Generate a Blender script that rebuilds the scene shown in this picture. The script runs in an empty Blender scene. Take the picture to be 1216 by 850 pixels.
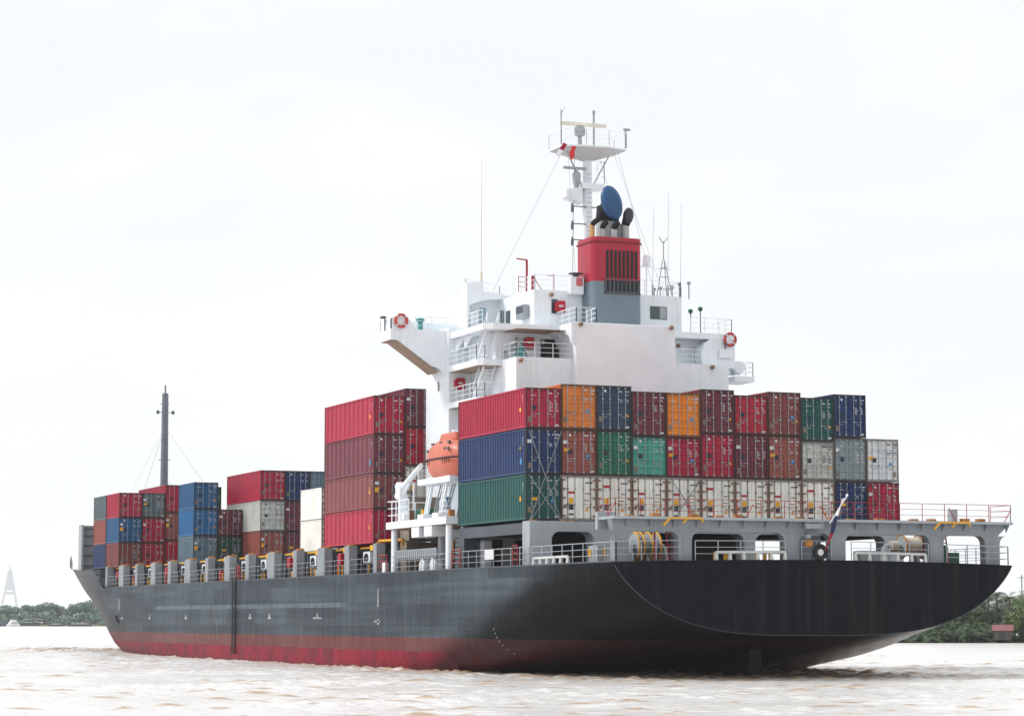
import bpy, bmesh, math, random
from mathutils import Vector, Matrix
import numpy as np
random.seed(7)
R = math.radians
S = bpy.context.scene
COL = S.collection

# ------------------------------------------------------------------ camera
cam_d = bpy.data.cameras.new('camera')
cam = bpy.data.objects.new('camera', cam_d); COL.objects.link(cam)
cam_d.sensor_width = 36.0
cam_d.lens = 2983.96 / 1216 * 36.0
cam_d.clip_start = 1.0; cam_d.clip_end = 9000
CAMP = Vector((-147.908, 74.009, 3.55))
yaw, pit = R(21.8998), R(5.9418)
fw = Vector((math.cos(yaw)*math.cos(pit), -math.sin(yaw)*math.cos(pit), math.sin(pit)))
cam.location = CAMP
cam.rotation_euler = fw.to_track_quat('-Z', 'Y').to_euler()
S.camera = cam

# ------------------------------------------------------------------ sky, sun, exposure
SUN_DIR = Vector((0.38, 0.80, 0.95)).normalized()      # direction towards the sun
sun_el = math.asin(SUN_DIR.z); sun_az = math.atan2(SUN_DIR.x, SUN_DIR.y)
W = bpy.data.worlds.new('World'); S.world = W; W.use_nodes = True
nt = W.node_tree; nt.nodes.clear()
def N(t, ty, **k):
    n = t.nodes.new(ty)
    for a, b in k.items():
        if a.startswith('i_'): n.inputs[int(a[2:])].default_value = b
        else: setattr(n, a, b)
    return n
wo = N(nt, 'ShaderNodeOutputWorld'); bg = N(nt, 'ShaderNodeBackground'); bg.inputs[1].default_value = 0.1
sky = N(nt, 'ShaderNodeTexSky', sky_type='NISHITA', sun_disc=False, sun_elevation=sun_el, sun_rotation=sun_az)
tc = N(nt, 'ShaderNodeTexCoord')
mp = N(nt, 'ShaderNodeMapping'); mp.inputs['Scale'].default_value = (1.0, 1.0, 2.6)
nz = N(nt, 'ShaderNodeTexNoise'); nz.inputs['Scale'].default_value = 5.0; nz.inputs['Detail'].default_value = 6; nz.inputs['Roughness'].default_value = .55
nz.inputs['Distortion'].default_value = .4
rp = N(nt, 'ShaderNodeValToRGB')
rp.color_ramp.elements[0].position = .36; rp.color_ramp.elements[0].color = (7.0, 7.2, 7.36, 1)
rp.color_ramp.elements[1].position = .66; rp.color_ramp.elements[1].color = (7.6, 7.64, 7.66, 1)
mx = N(nt, 'ShaderNodeMixRGB'); mx.inputs[0].default_value = .965
nt.links.new(tc.outputs['Generated'], mp.inputs[0]); nt.links.new(mp.outputs[0], nz.inputs['Vector'])
nt.links.new(nz.outputs['Fac'], rp.inputs[0])
nt.links.new(sky.outputs[0], mx.inputs[1]); nt.links.new(rp.outputs[0], mx.inputs[2])
nt.links.new(mx.outputs[0], bg.inputs[0]); nt.links.new(bg.outputs[0], wo.inputs[0])
sl = bpy.data.lights.new('sun', 'SUN'); sl.energy = 1.8; sl.angle = R(10); sl.color = (1.0, .98, .95)
so = bpy.data.objects.new('sun', sl); COL.objects.link(so)
so.location = (0, 0, 120); so.rotation_euler = (-SUN_DIR).to_track_quat('-Z', 'Y').to_euler()
S.view_settings.view_transform = 'Standard'; S.view_settings.look = 'None'
S.view_settings.exposure = 0.44; S.view_settings.gamma = 1.0; S.view_settings.use_curve_mapping = False
S.render.engine = 'CYCLES'
S.cycles.use_denoising = True
S.cycles.max_bounces = 6; S.cycles.diffuse_bounces = 3; S.cycles.glossy_bounces = 3; S.cycles.volume_bounces = 2
S.cycles.transparent_max_bounces = 8
S.cycles.use_adaptive_sampling = True

# ------------------------------------------------------------------ materials
def s2l(c):
    return tuple(((v/255)/12.92 if v/255 <= .04045 else ((v/255+.055)/1.055)**2.4) for v in c)
MATS = {}
def mat(name, rgb, rough=.55, metal=0.0, var=.18, streak=.0, scol=(70, 45, 32), scale=.7, spec=.4, lin=False):
    """weathered paint: fine tone variation and vertical run-off streaks, in object space"""
    if name in MATS: return MATS[name]
    m = bpy.data.materials.new(name); m.use_nodes = True; MATS[name] = m
    t = m.node_tree; b = t.nodes['Principled BSDF']
    c = rgb if lin else s2l(rgb)
    b.inputs['Roughness'].default_value = rough; b.inputs['Metallic'].default_value = metal
    b.inputs['Specular IOR Level'].default_value = spec
    tc = N(t, 'ShaderNodeTexCoord'); oi = N(t, 'ShaderNodeObjectInfo')
    ad = N(t, 'ShaderNodeVectorMath', operation='MULTIPLY_ADD'); ad.inputs[1].default_value = (1, 1, 1)
    cb = N(t, 'ShaderNodeCombineXYZ'); mu = N(t, 'ShaderNodeMath', operation='MULTIPLY'); mu.inputs[1].default_value = 57.0
    t.links.new(oi.outputs['Random'], mu.inputs[0])
    for i in range(3): t.links.new(mu.outputs[0], cb.inputs[i])
    t.links.new(tc.outputs['Object'], ad.inputs[0]); t.links.new(cb.outputs[0], ad.inputs[2])
    n1 = N(t, 'ShaderNodeTexNoise'); n1.inputs['Scale'].default_value = scale; n1.inputs['Detail'].default_value = 6
    t.links.new(ad.outputs[0], n1.inputs['Vector'])
    r1 = N(t, 'ShaderNodeMapRange'); r1.inputs[1].default_value = .3; r1.inputs[2].default_value = .7
    r1.inputs[3].default_value = 1-var; r1.inputs[4].default_value = 1+var
    t.links.new(n1.outputs['Fac'], r1.inputs[0])
    vm = N(t, 'ShaderNodeVectorMath', operation='SCALE'); vm.inputs[0].default_value = c
    t.links.new(r1.outputs[0], vm.inputs['Scale'])
    out = vm.outputs[0]
    if streak > 0:
        mp = N(t, 'ShaderNodeMapping'); mp.inputs['Scale'].default_value = (3.2, 3.2, .22)
        n2 = N(t, 'ShaderNodeTexNoise'); n2.inputs['Scale'].default_value = 1.3; n2.inputs['Detail'].default_value = 5; n2.inputs['Roughness'].default_value = .65
        t.links.new(ad.outputs[0], mp.inputs[0]); t.links.new(mp.outputs[0], n2.inputs['Vector'])
        r2 = N(t, 'ShaderNodeMapRange'); r2.inputs[1].default_value = .52; r2.inputs[2].default_value = .78
        r2.inputs[3].default_value = 0; r2.inputs[4].default_value = streak
        t.links.new(n2.outputs['Fac'], r2.inputs[0])
        mm = N(t, 'ShaderNodeMixRGB'); mm.inputs[2].default_value = s2l(scol)+(1,)
        t.links.new(r2.outputs[0], mm.inputs[0]); t.links.new(out, mm.inputs[1]); out = mm.outputs[0]
    t.links.new(out, b.inputs['Base Color'])
    bp = N(t, 'ShaderNodeBump'); bp.inputs['Strength'].default_value = .25; bp.inputs['Distance'].default_value = .03
    t.links.new(n1.outputs['Fac'], bp.inputs['Height']); t.links.new(bp.outputs[0], b.inputs['Normal'])
    return m

WHITE = mat('white_paint', (231, 237, 242), .45, streak=.22, var=.05, scol=(150, 135, 120))
WHITE2 = mat('white_paint_fresh', (232, 237, 242), .45, var=.04, streak=.08, scol=(170, 160, 150))
UNDER = mat('underside_brown', (150, 128, 112), .7, var=.2)  # brown-grey tone for the sheets under decks and wing
GREY = mat('grey_steel_paint', (130, 136, 142), .5, streak=.4, var=.1, scol=(110, 90, 75))
LGREY = mat('light_grey_paint', (158, 165, 170), .5, streak=.4, var=.08, scol=(120, 100, 85))
DGREY = mat('dark_grey_paint', (76, 82, 90), .55, streak=.2, var=.15)
VDARK = mat('black_paint', (26, 28, 33), .5, var=.25)
DECKM = mat('deck_paint', (82, 66, 60), .7, var=.25)
BLACK = mat('black_rubber', (18, 18, 20), .6, var=.1)
RED = mat('red_paint', (172, 28, 46), .45, var=.08)
REDSTEEL = mat('red_rail_paint', (150, 30, 44), .5, var=.15)
CRIMS = mat('funnel_red', (168, 34, 58), .38, var=.05, streak=.12, scol=(110, 25, 40))
FGREY = mat('funnel_grey', (112, 128, 138), .4, var=.05, streak=.12, scol=(80, 90, 98))
YEL = mat('yellow_paint', (222, 160, 22), .5, var=.15, streak=.2)
ORANGE = mat('lifeboat_orange', (204, 110, 88), .42, var=.09, streak=.15, scol=(200, 70, 45))
GLASS = mat('dark_glass', (40, 62, 68), .08, var=.05, spec=.8)
GALV = mat('galvanised_steel', (150, 154, 158), .45, .3, var=.12)
WMARK = mat('white_lettering', (205, 206, 208), .6, var=.08)
DMARK = mat('dark_lettering', (62, 66, 76), .6, var=.1)
RUST = mat('rusty_steel', (112, 78, 58), .8, var=.35)
TAN = mat('lashing_wood', (176, 118, 62), .8, var=.35)
ROPE = mat('rope', (190, 178, 160), .85, var=.2)
BLUECAP = mat('blue_cover', (30, 74, 118), .42, var=.1)
SOOT = mat('soot_black', (28, 28, 32), .8, var=.3)
PIPE = mat('exhaust_pipe_grey', (170, 174, 176), .5, var=.1, streak=.4, scol=(90, 84, 80))
TANPIPE = mat('tan_pipe', (188, 146, 92), .6, var=.2, streak=.4)
NAVYS = mat('navy_sticker', (35, 42, 62), .6, var=.1)
SKYB = mat('blue_sticker', (60, 140, 190), .6, var=.1)
TEALBOX = mat('teal_cover', (70, 140, 140), .6, var=.15)
BOXBLUE = mat('blue_drum', (40, 100, 180), .5)
GREENM = mat('green_machinery', (40, 92, 74), .5)

# ------------------------------------------------------------------ mesh helpers
class MB:
    def __init__(s): s.v = []; s.f = []; s.m = []; s.mi = 0
    def add(s, vs, fs):
        o = len(s.v); s.v += [tuple(p) for p in vs]
        for f in fs: s.f.append([i+o for i in f]); s.m.append(s.mi)
        return s
    def box(s, x0, x1, y0, y1, z0, z1):
        if x0 > x1: x0, x1 = x1, x0
        if y0 > y1: y0, y1 = y1, y0
        if z0 > z1: z0, z1 = z1, z0
        return s.add([(x0,y0,z0),(x1,y0,z0),(x1,y1,z0),(x0,y1,z0),(x0,y0,z1),(x1,y0,z1),(x1,y1,z1),(x0,y1,z1)],
              [(0,3,2,1),(4,5,6,7),(0,1,5,4),(1,2,6,5),(2,3,7,6),(3,0,4,7)])
    def bar(s, a, b, w, n=4, w2=None):
        a = Vector(a); b = Vector(b); d = b-a
        if d.length < 1e-6: return s
        u = d.normalized(); r = Vector((0,0,1)) if abs(u.z) < .95 else Vector((1,0,0))
        p = u.cross(r).normalized(); q = u.cross(p)
        w2 = w if w2 is None else w2
        vs = []
        for c, rr in ((a, w), (b, w2)):
            for k in range(n):
                t = 2*math.pi*(k+.5)/n
                vs.append(c + (p*math.cos(t)+q*math.sin(t))*rr)
        fs = [(k, (k+1) % n, n+(k+1) % n, n+k) for k in range(n)]
        fs += [tuple(range(n))[::-1], tuple(range(n, 2*n))]
        return s.add(vs, fs)
    def path(s, pts, w, n=6):
        for a, b in zip(pts[:-1], pts[1:]): s.bar(a, b, w, n)
        return s
    def prism(s, poly, ax, a, b):
        """poly in the two axes other than ax"""
        def P(p, t):
            return {'x': (t, p[0], p[1]), 'y': (p[0], t, p[1]), 'z': (p[0], p[1], t)}[ax]
        n = len(poly)
        vs = [P(p, a) for p in poly]+[P(p, b) for p in poly]
        fs = [(k, (k+1) % n, n+(k+1) % n, n+k) for k in range(n)]+[tuple(range(n))[::-1], tuple(range(n, 2*n))]
        return s.add(vs, fs)
    def rev(s, prof, c, ax='z', n=20):
        """lathe: prof = [(r, h)] about an axis through c"""
        vs = []
        for r, h in prof:
            for k in range(n):
                t = 2*math.pi*k/n; u, v = r*math.cos(t), r*math.sin(t)
                o = {'z': (u, v, h), 'x': (h, u, v), 'y': (u, h, v)}[ax]
                vs.append((c[0]+o[0], c[1]+o[1], c[2]+o[2]))
        fs = []
        for i in range(len(prof)-1):
            for k in range(n): fs.append((i*n+k, i*n+(k+1) % n, (i+1)*n+(k+1) % n, (i+1)*n+k))
        fs += [tuple(range(n))[::-1], tuple((len(prof)-1)*n+k for k in range(n))]
        return s.add(vs, fs)
    def rail(s, pts, h=1.0, step=1.6, r=.028, mids=2):
        pts = [Vector(p) for p in pts]
        for a, b in zip(pts[:-1], pts[1:]):
            L = (b-a).length; n = max(1, round(L/step))
            for k in range(n+1):
                p = a.lerp(b, k/n); s.bar(p, p+Vector((0,0,h)), r)
            for j in range(mids+1):
                z = Vector((0,0,h*(j+1)/(mids+1)))
                s.bar(a+z, b+z, r if j == mids else r*.7)
        return s
    def mesh(s, name):
        me = bpy.data.meshes.new(name); me.from_pydata(s.v, [], s.f); me.update()
        if any(s.m): me.polygons.foreach_set('material_index', s.m)
        bm = bmesh.new(); bm.from_mesh(me); bmesh.ops.recalc_face_normals(bm, faces=bm.faces); bm.to_mesh(me); bm.free()
        return me
    def build(s, name, mats, parent=None, smooth=False, bevel=0, angle=None):
        me = s.mesh(name)
        o = bpy.data.objects.new(name, me); COL.objects.link(o)
        for m in (mats if isinstance(mats, (list, tuple)) else [mats]): me.materials.append(m)
        if smooth: me.polygons.foreach_set('use_smooth', [True]*len(me.polygons))
        if angle is not None:
            me.polygons.foreach_set('use_smooth', [True]*len(me.polygons)); me.set_sharp_from_angle(angle=R(angle))
        if bevel:
            md = o.modifiers.new('bevel', 'BEVEL'); md.width = bevel; md.segments = 2; md.limit_method = 'ANGLE'
        if parent: o.parent = parent
        return o
def empty(name, loc=(0,0,0)):
    o = bpy.data.objects.new(name, None); COL.objects.link(o); o.location = loc; o.empty_display_size = .5
    return o
def tag(o, label=None, cat=None, group=None, kind=None):
    if label: o['label'] = label
    if cat: o['category'] = cat
    if group: o['group'] = group
    if kind: o['kind'] = kind
    return o
def fillet(cx, cy, r, a0, a1, n=6):
    return [(cx+r*math.cos(R(a0+(a1-a0)*k/n)), cy+r*math.sin(R(a0+(a1-a0)*k/n))) for k in range(n+1)]

# ================================================================== the river
def water_material():
    m = bpy.data.materials.new('muddy_river_water'); m.use_nodes = True
    t = m.node_tree; b = t.nodes['Principled BSDF']
    b.inputs['Roughness'].default_value = .2; b.inputs['IOR'].default_value = 1.2; b.inputs['Specular IOR Level'].default_value = .8
    ge = N(t, 'ShaderNodeNewGeometry')
    n1 = N(t, 'ShaderNodeTexNoise'); n1.inputs['Scale'].default_value = .09; n1.inputs['Detail'].default_value = 5
    t.links.new(ge.outputs['Position'], n1.inputs['Vector'])
    r = N(t, 'ShaderNodeValToRGB')
    r.color_ramp.elements[0].position = .35; r.color_ramp.elements[0].color = (.67, .65, .63, 1)
    r.color_ramp.elements[1].position = .65; r.color_ramp.elements[1].color = (.76, .75, .74, 1)
    t.links.new(n1.outputs['Fac'], r.inputs[0])
    at = N(t, 'ShaderNodeAttribute', attribute_name='foam')
    n3 = N(t, 'ShaderNodeTexNoise'); n3.inputs['Scale'].default_value = 2.2; n3.inputs['Detail'].default_value = 6
    t.links.new(ge.outputs['Position'], n3.inputs['Vector'])
    mu = N(t, 'ShaderNodeMath', operation='MULTIPLY'); mu.use_clamp = True
    r3 = N(t, 'ShaderNodeMapRange'); r3.inputs[1].default_value = .42; r3.inputs[2].default_value = .6
    t.links.new(n3.outputs['Fac'], r3.inputs[0]); t.links.new(r3.outputs[0], mu.inputs[0]); t.links.new(at.outputs['Fac'], mu.inputs[1])
    mx = N(t, 'ShaderNodeMixRGB'); mx.inputs[2].default_value = (.80, .74, .66, 1)
    t.links.new(mu.outputs[0], mx.inputs[0]); t.links.new(r.outputs[0], mx.inputs[1]); 
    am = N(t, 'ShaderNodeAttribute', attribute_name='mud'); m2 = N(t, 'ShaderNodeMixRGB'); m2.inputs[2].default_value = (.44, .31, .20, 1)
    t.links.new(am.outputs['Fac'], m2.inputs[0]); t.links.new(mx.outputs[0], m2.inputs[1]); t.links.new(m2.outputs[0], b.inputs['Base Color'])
    n2 = N(t, 'ShaderNodeTexNoise'); n2.inputs['Scale'].default_value = 2.4; n2.inputs['Detail'].default_value = 5; n2.inputs['Roughness'].default_value = .6
    t.links.new(ge.outputs['Position'], n2.inputs['Vector'])
    bp = N(t, 'ShaderNodeBump'); bp.inputs['Strength'].default_value = 1.0; bp.inputs['Distance'].default_value = .11
    t.links.new(n2.outputs['Fac'], bp.inputs['Height']); t.links.new(bp.outputs[0], b.inputs['Normal'])
    return m
WATER = water_material()

# hull form first: the river needs it for the wash along the side
YC = .42; BH = 14.02; XT = -14.2; ZD = 6.9
_bow = [(10, 122, 2.6, 166.5), (8, 117, 2.5, 162.6), (6.9, 112, 2.4, 163.8), (5.5, 105, 2.4, 161.3), (3.3, 94, 2.25, 162.9), (2.1, 88, 2.2, 163.5), (.9, 82, 2.1, 163.8), (-.2, 72, 2.0, 162.8), (-4, 60, 2.0, 160)]
_bz = [b[0] for b in _bow][::-1]
def bow(z): return [float(np.interp(z, _bz, [b[k] for b in _bow][::-1])) for k in (1, 2, 3)]
_sx = [-14.2, -10, -6, -2, 2, 7, 15, 22, 30, 40, 52, 64]
_szb = [2.62, 2.14, 1.68, 1.22, .76, .18, -.8, -1.6, -2.6, -3.6, -4.3, -4.6]
_sa = [3.5, 3.6, 4, 5, 6, 6, 6, 6, 6, 8, 10, 14]
_sb = [1.24, 2.2, 3.2, 5.3, 7.5, 9, 10, 10, 11, 12, 14, 14]
_sB = [13.55, 13.7, 13.8, 13.9, 13.95, 14.0] + [14.02]*6
def stern(x):
    g = lambda a: float(np.interp(x, _sx, a))
    return g(_szb), g(_sa), g(_sb), g(_sB)
def half(x, z):
    """half breadth of the hull at station x, height z (negative when outside)"""
    zb, a, b, B = stern(x)
    d = (ZD-z)/(ZD-zb)
    if d >= 1: return 0.0
    y = B*(1-max(0, d)**b)**(1/a)
    xs, n, xe = bow(z)
    if x > xs: y *= max(0, 1-min(1, (x-xs)/(xe-xs))**n)
    return y

rng = np.random.default_rng(3)
def build_river():
    x0, x1, y0, y1 = -70.0, 250.0, -62.0, 66.0
    nx, ny = 1350, 560
    xs = x0+(x1-x0)*np.linspace(0, 1, nx)**1.35
    ys = np.linspace(y0, y1, ny)
    X, Y = np.meshgrid(xs, ys, indexing='ij')
    Z = np.zeros_like(X)
    for k in range(70):
        lam = 10**rng.uniform(math.log10(.7), math.log10(3.6)); th = rng.normal(2.6, .8)
        kx, ky = 2*math.pi/lam*math.cos(th), 2*math.pi/lam*math.sin(th)
        A = .0058*lam**.6
        ph = kx*X+ky*Y+rng.uniform(0, 6.28)
        Z += A*(np.exp(np.sin(ph)-1)*1.6-.75)
    # gusts: patches of rougher water
    G = np.zeros_like(X)
    for k in range(10):
        lam = rng.uniform(14, 50); th = rng.uniform(0, 6.28)
        G += np.sin(2*math.pi/lam*(X*math.cos(th)+Y*math.sin(th))+rng.uniform(0, 6.28))
    Z *= np.clip(.85+.2*G, .3, 1.8)
    # wash along the water line
    hx = np.array([half(x, 0.0) for x in xs])
    dist = np.abs(Y-YC)-hx[:, None]
    inside = (xs > 13) & (xs < 162)
    along = np.where(inside, 1, np.clip(1-np.minimum(np.abs(xs-13), np.abs(xs-160))/26, 0, 1))[:, None]
    wash = np.exp(-np.clip(dist, 0, None)/2.2)*along
    behind = np.exp(-((Y+2.0)/7.5)**2)*np.where(xs < 16, np.clip((xs+16)/20, 0, 1), 0)[:, None]
    T = np.zeros_like(X)
    for k in range(48):
        lam = rng.uniform(.55, 2.0); th = rng.uniform(0, 6.28)
        T += np.sin(2*math.pi/lam*(X*math.cos(th)+Y*math.sin(th))+rng.uniform(0, 6.28))*lam**.7
    T *= .026
    Z += T*(.35*wash+.22*behind)+.03*wash+.02*behind
    T2 = np.zeros_like(X)
    for k in range(22):
        lam = rng.uniform(2.2, 6.5); th = rng.normal(.5, .6)
        T2 += np.sin(2*math.pi/lam*(X*math.cos(th)+Y*math.sin(th))+rng.uniform(0, 6.28))
    T2 *= .16
    under = np.exp(-np.clip(np.abs(Y-YC)-13.0, 0, None)/3.2)*np.clip((62-X)/45, 0, 1)*np.clip((X+24)/12, 0, 1)
    Z += under*(.24*T+.03*T2+.02)
    # bow wave rolling off to port
    bx, by = 134.0, 13.0
    q = (X-bx)*.30+(Y-by)*.95
    l = (X-bx)*.95-(Y-by)*.30
    bw = np.exp(-(l/9.0)**2)*np.exp(-((q-2.5)/6.0)**2)
    Z += bw*(.14+.26*np.abs(T2)+.8*np.abs(T))
    # stern wash trailing to starboard
    q = (Y+15)*.6+(X-12)*.35
    sw = np.exp(-((X-8)/5.0)**2)*np.clip(1-np.abs(Y+18)/20, 0, 1)
    Z += sw*(.03+.07*np.abs(T2)+.25*np.abs(T))
    M = np.zeros_like(X)
    for k in range(2600):                       # short steep wavelets, faces that mirror less sky painted brown
        cx = x0+(x1-x0)*rng.uniform(0, 1)**2.0; cy = rng.uniform(y0, y1); th = rng.normal(-.35, .5)
        ln = rng.uniform(.3, 1.1); wd = rng.uniform(.14, .30); am = rng.uniform(.035, .10)
        i0, i1 = np.searchsorted(xs, (cx-3.5, cx+3.5)); j0, j1 = np.searchsorted(ys, (cy-3.5, cy+3.5))
        if i1-i0 < 2 or j1-j0 < 2: continue
        dx = X[i0:i1, j0:j1]-cx; dy = Y[i0:i1, j0:j1]-cy
        s_ = -dx*math.sin(th)+dy*math.cos(th); t_ = dx*math.cos(th)+dy*math.sin(th)
        g = np.exp(-(s_/ln)**2-(t_/wd)**2)
        Z[i0:i1, j0:j1] += am*g
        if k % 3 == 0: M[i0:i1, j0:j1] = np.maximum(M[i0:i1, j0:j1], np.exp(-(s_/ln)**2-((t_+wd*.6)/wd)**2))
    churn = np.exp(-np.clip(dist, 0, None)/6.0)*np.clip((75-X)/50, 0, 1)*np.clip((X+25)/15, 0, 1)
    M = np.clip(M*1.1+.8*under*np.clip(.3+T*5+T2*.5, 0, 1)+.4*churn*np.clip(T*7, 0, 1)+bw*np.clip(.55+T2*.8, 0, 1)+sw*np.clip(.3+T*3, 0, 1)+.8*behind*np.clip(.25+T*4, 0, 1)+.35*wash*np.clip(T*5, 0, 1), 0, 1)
    fx = np.minimum(np.minimum((X-x0)/10, (x1-X)/30), np.minimum((Y-y0)/10, (y1-Y)/10)).clip(0, 1)
    Z *= fx
    M *= fx
    F = (np.clip(wash*1.2-.25, 0, 1)*.5+np.clip(behind-.2, 0, 1)*.8+bw*.08+sw*.1+1.0*under*np.clip(.1-T*7, 0, 1))*fx
    crest = np.clip((Z-np.percentile(Z, 97))*4, 0, .35)
    F = np.clip(F*np.clip(.5+T*2.5, 0, 1)+crest*fx, 0, 1)
    V = np.stack([X, Y, Z], -1).reshape(-1, 3)
    idx = np.arange(nx*ny).reshape(nx, ny)
    Q = np.stack([idx[:-1, :-1], idx[1:, :-1], idx[1:, 1:], idx[:-1, 1:]], -1).reshape(-1, 4)
    verts = list(map(tuple, V.tolist())); faces = Q.tolist(); n0 = len(verts)
    E = [-560, x0, x1, 5400]; EY = [-2900, y0, y1, 2500]
    for i in range(3):
        for j in range(3):
            if i == 1 and j == 1: continue
            k = len(verts)
            verts += [(E[i], EY[j], 0), (E[i+1], EY[j], 0), (E[i+1], EY[j+1], 0), (E[i], EY[j+1], 0)]
            faces.append([k, k+1, k+2, k+3])
    me = bpy.data.meshes.new('river'); me.from_pydata(verts, [], faces); me.update()
    a = me.attributes.new('foam', 'FLOAT', 'POINT')
    a.data.foreach_set('value', np.concatenate([F.reshape(-1), np.zeros(len(verts)-n0)]).astype(np.float32))
    a = me.attributes.new('mud', 'FLOAT', 'POINT')
    a.data.foreach_set('value', np.concatenate([M.reshape(-1), np.zeros(len(verts)-n0)]).astype(np.float32))
    me.polygons.foreach_set('use_smooth', [True]*len(me.polygons))
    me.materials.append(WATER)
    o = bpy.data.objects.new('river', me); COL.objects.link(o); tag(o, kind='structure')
build_river()

# ================================================================== river banks, trees, bridge tower
def at(u, d, z=0.0):
    """point on the plan at a bearing (tan to the right of the view axis) and distance"""
    c, s = math.cos(yaw), math.sin(yaw); a = (u-608)/2983.96*1.0
    return Vector((CAMP.x+d*(c-a*s), CAMP.y+d*(-s-a*c), z))
MUD = mat('bank_mud', (92, 84, 62), .9, var=.3)
def bank(us, d, depth, h):
    mb = MB(); v = []; f = []
    for i, u in enumerate(us):
        w = random.uniform(-2, 2)
        v += [at(u, d+w, -.2), at(u, d+3+w, h*random.uniform(.6, 1)), at(u, d+depth, h*1.2)]
    for i in range(len(us)-1):
        for k in range(2): f.append((3*i+k, 3*i+3+k, 3*i+4+k, 3*i+1+k))
    mb.add(v, f); o = mb.build('river_bank', MUD); tag(o, kind='structure')
bank(range(-260, 420, 8), 1430, 80, 1.5)
bank(range(820, 1480, 10), 392, 60, .7)

def leaf_mat(name, lo, hi):
    m = bpy.data.materials.new(name); m.use_nodes = True; t = m.node_tree; b = t.nodes['Principled BSDF']
    b.inputs['Roughness'].default_value = .5; b.inputs['Specular IOR Level'].default_value = .5
    g = N(t, 'ShaderNodeNewGeometry'); oi = N(t, 'ShaderNodeObjectInfo')
    ad = N(t, 'ShaderNodeMath', operation='ADD'); mu = N(t, 'ShaderNodeMath', operation='MULTIPLY'); mu.inputs[1].default_value = .45
    mu2 = N(t, 'ShaderNodeMath', operation='MULTIPLY'); mu2.inputs[1].default_value = .55
    t.links.new(oi.outputs['Random'], mu.inputs[0]); t.links.new(g.outputs['Random Per Island'], mu2.inputs[0])
    t.links.new(mu.outputs[0], ad.inputs[0]); t.links.new(mu2.outputs[0], ad.inputs[1])
    r = N(t, 'ShaderNodeValToRGB'); r.color_ramp.elements[0].color = lo+(1,); r.color_ramp.elements[1].color = hi+(1,)
    t.links.new(ad.outputs[0], r.inputs[0]); t.links.new(r.outputs[0], b.inputs['Base Color'])
    return m
LEAF = leaf_mat('broad_leaf', (.028, .058, .022), (.085, .135, .045))
LEAF_F = leaf_mat('far_leaf', (.07, .13, .11), (.16, .25, .19))  # paler and bluer than near leaves: haze painted into the colour
LEAF_Y = leaf_mat('young_leaf', (.07, .12, .03), (.15, .20, .06))
PALM = leaf_mat('palm_leaf', (.024, .058, .028), (.10, .155, .07))
BARK = mat('bark', (92, 78, 64), .9, var=.3)
def crown_mesh(seed, h, w, nleaf, ls, mesh='crown'):
    """uneven crown: clumps of small leaf faces scattered in several lobes"""
    rg = random.Random(seed); mb = MB(); lobes = []
    for k in range(rg.randint(13, 18)):
        a = rg.uniform(0, 6.28); rr = w*.5*rg.uniform(.15, .8); zz = h*rg.uniform(.2, .95)
        sh = 1-.55*abs(zz/h-.5)*1.4
        lobes.append((math.cos(a)*rr*sh, math.sin(a)*rr*sh, zz, w*rg.uniform(.13, .24), h*rg.uniform(.09, .17)))
    for k in range(nleaf):
        L = rg.choice(lobes)
        while True:
            p = Vector((rg.uniform(-1, 1), rg.uniform(-1, 1), rg.uniform(-1, 1)))
            if .2 < p.length < 1: break
        p = p.normalized()*(p.length**.45)
        c = Vector((L[0]+p.x*L[3]*1.25, L[1]+p.y*L[3]*1.25, L[2]+p.z*L[4]*1.2))
        n = (p+Vector((rg.gauss(0, .5), rg.gauss(0, .5), rg.gauss(.3, .5)))).normalized()
        t = n.cross(Vector((rg.gauss(0, 1), rg.gauss(0, 1), rg.gauss(0, 1)))).normalized(); b2 = n.cross(t)
        s_ = ls*rg.uniform(.5, 1.2)
        mb.add([c-t*s_, c+b2*s_*.55, c+t*s_, c-b2*s_*.55], [(0, 1, 2, 3)])
    return mb, lobes
def tree(name, label, loc, h, w, seed, m, group, nleaf=1500, ls=.5):
    r = empty(name, loc); tag(r, label, 'tree', group)
    mb, lobes = crown_mesh(seed, h, w, nleaf, ls)
    mb.build('crown', m, r)
    t = MB(); t.bar((0, 0, -.5), (0, 0, h*.45), .035*h, 7, .022*h)
    for L in lobes[:7]: t.bar((0, 0, h*.3), (L[0]*.8, L[1]*.8, L[2]*.95), .014*h, 5, .005*h)
    t.build('trunk', BARK, r)
    return r
def palm_mesh(seed, fl, nf, up):
    rg = random.Random(seed); mb = MB()
    for k in range(nf):
        a = 6.283*k/nf+rg.uniform(-.3, .3); el = rg.uniform(up-.55, up+.35); L = fl*rg.uniform(.75, 1.1)
        d = Vector((math.cos(a), math.sin(a), 0)); pts = []
        for i in range(8):
            q = i/7; pts.append(d*(L*q*math.cos(el))+Vector((0, 0, L*q*math.sin(el)-L*.55*q*q)))
        s_ = Vector((-d.y, d.x, 0))
        for i in range(7):
            p0, p1 = pts[i], pts[i+1]; wl = L*.2*math.sin(math.pi*min(1, (i+1.2)/8.2))+.05
            for sd in (-1, 1):
                for j in range(2):
                    c0 = p0.lerp(p1, j*.5); c1 = p0.lerp(p1, j*.5+.34)
                    tip = c1+s_*sd*wl+(p1-p0).normalized()*wl*.55+Vector((0, 0, -wl*rg.uniform(.15, .55)))
                    mb.add([c0, c1, tip], [(0, 1, 2)])
    return mb
def palm(name, label, loc, th, fl, nf, seed, up=.55, group=None):
    r = empty(name, loc); tag(r, label, 'palm', group)
    c = palm_mesh(seed, fl, nf, up).build('crown', PALM, r); c.location = (0, 0, th)
    t = MB(); t.bar((0, 0, -.4), (0, 0, th+.05), .16, 7, .11); t.build('trunk', BARK, r)
    return r
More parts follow.
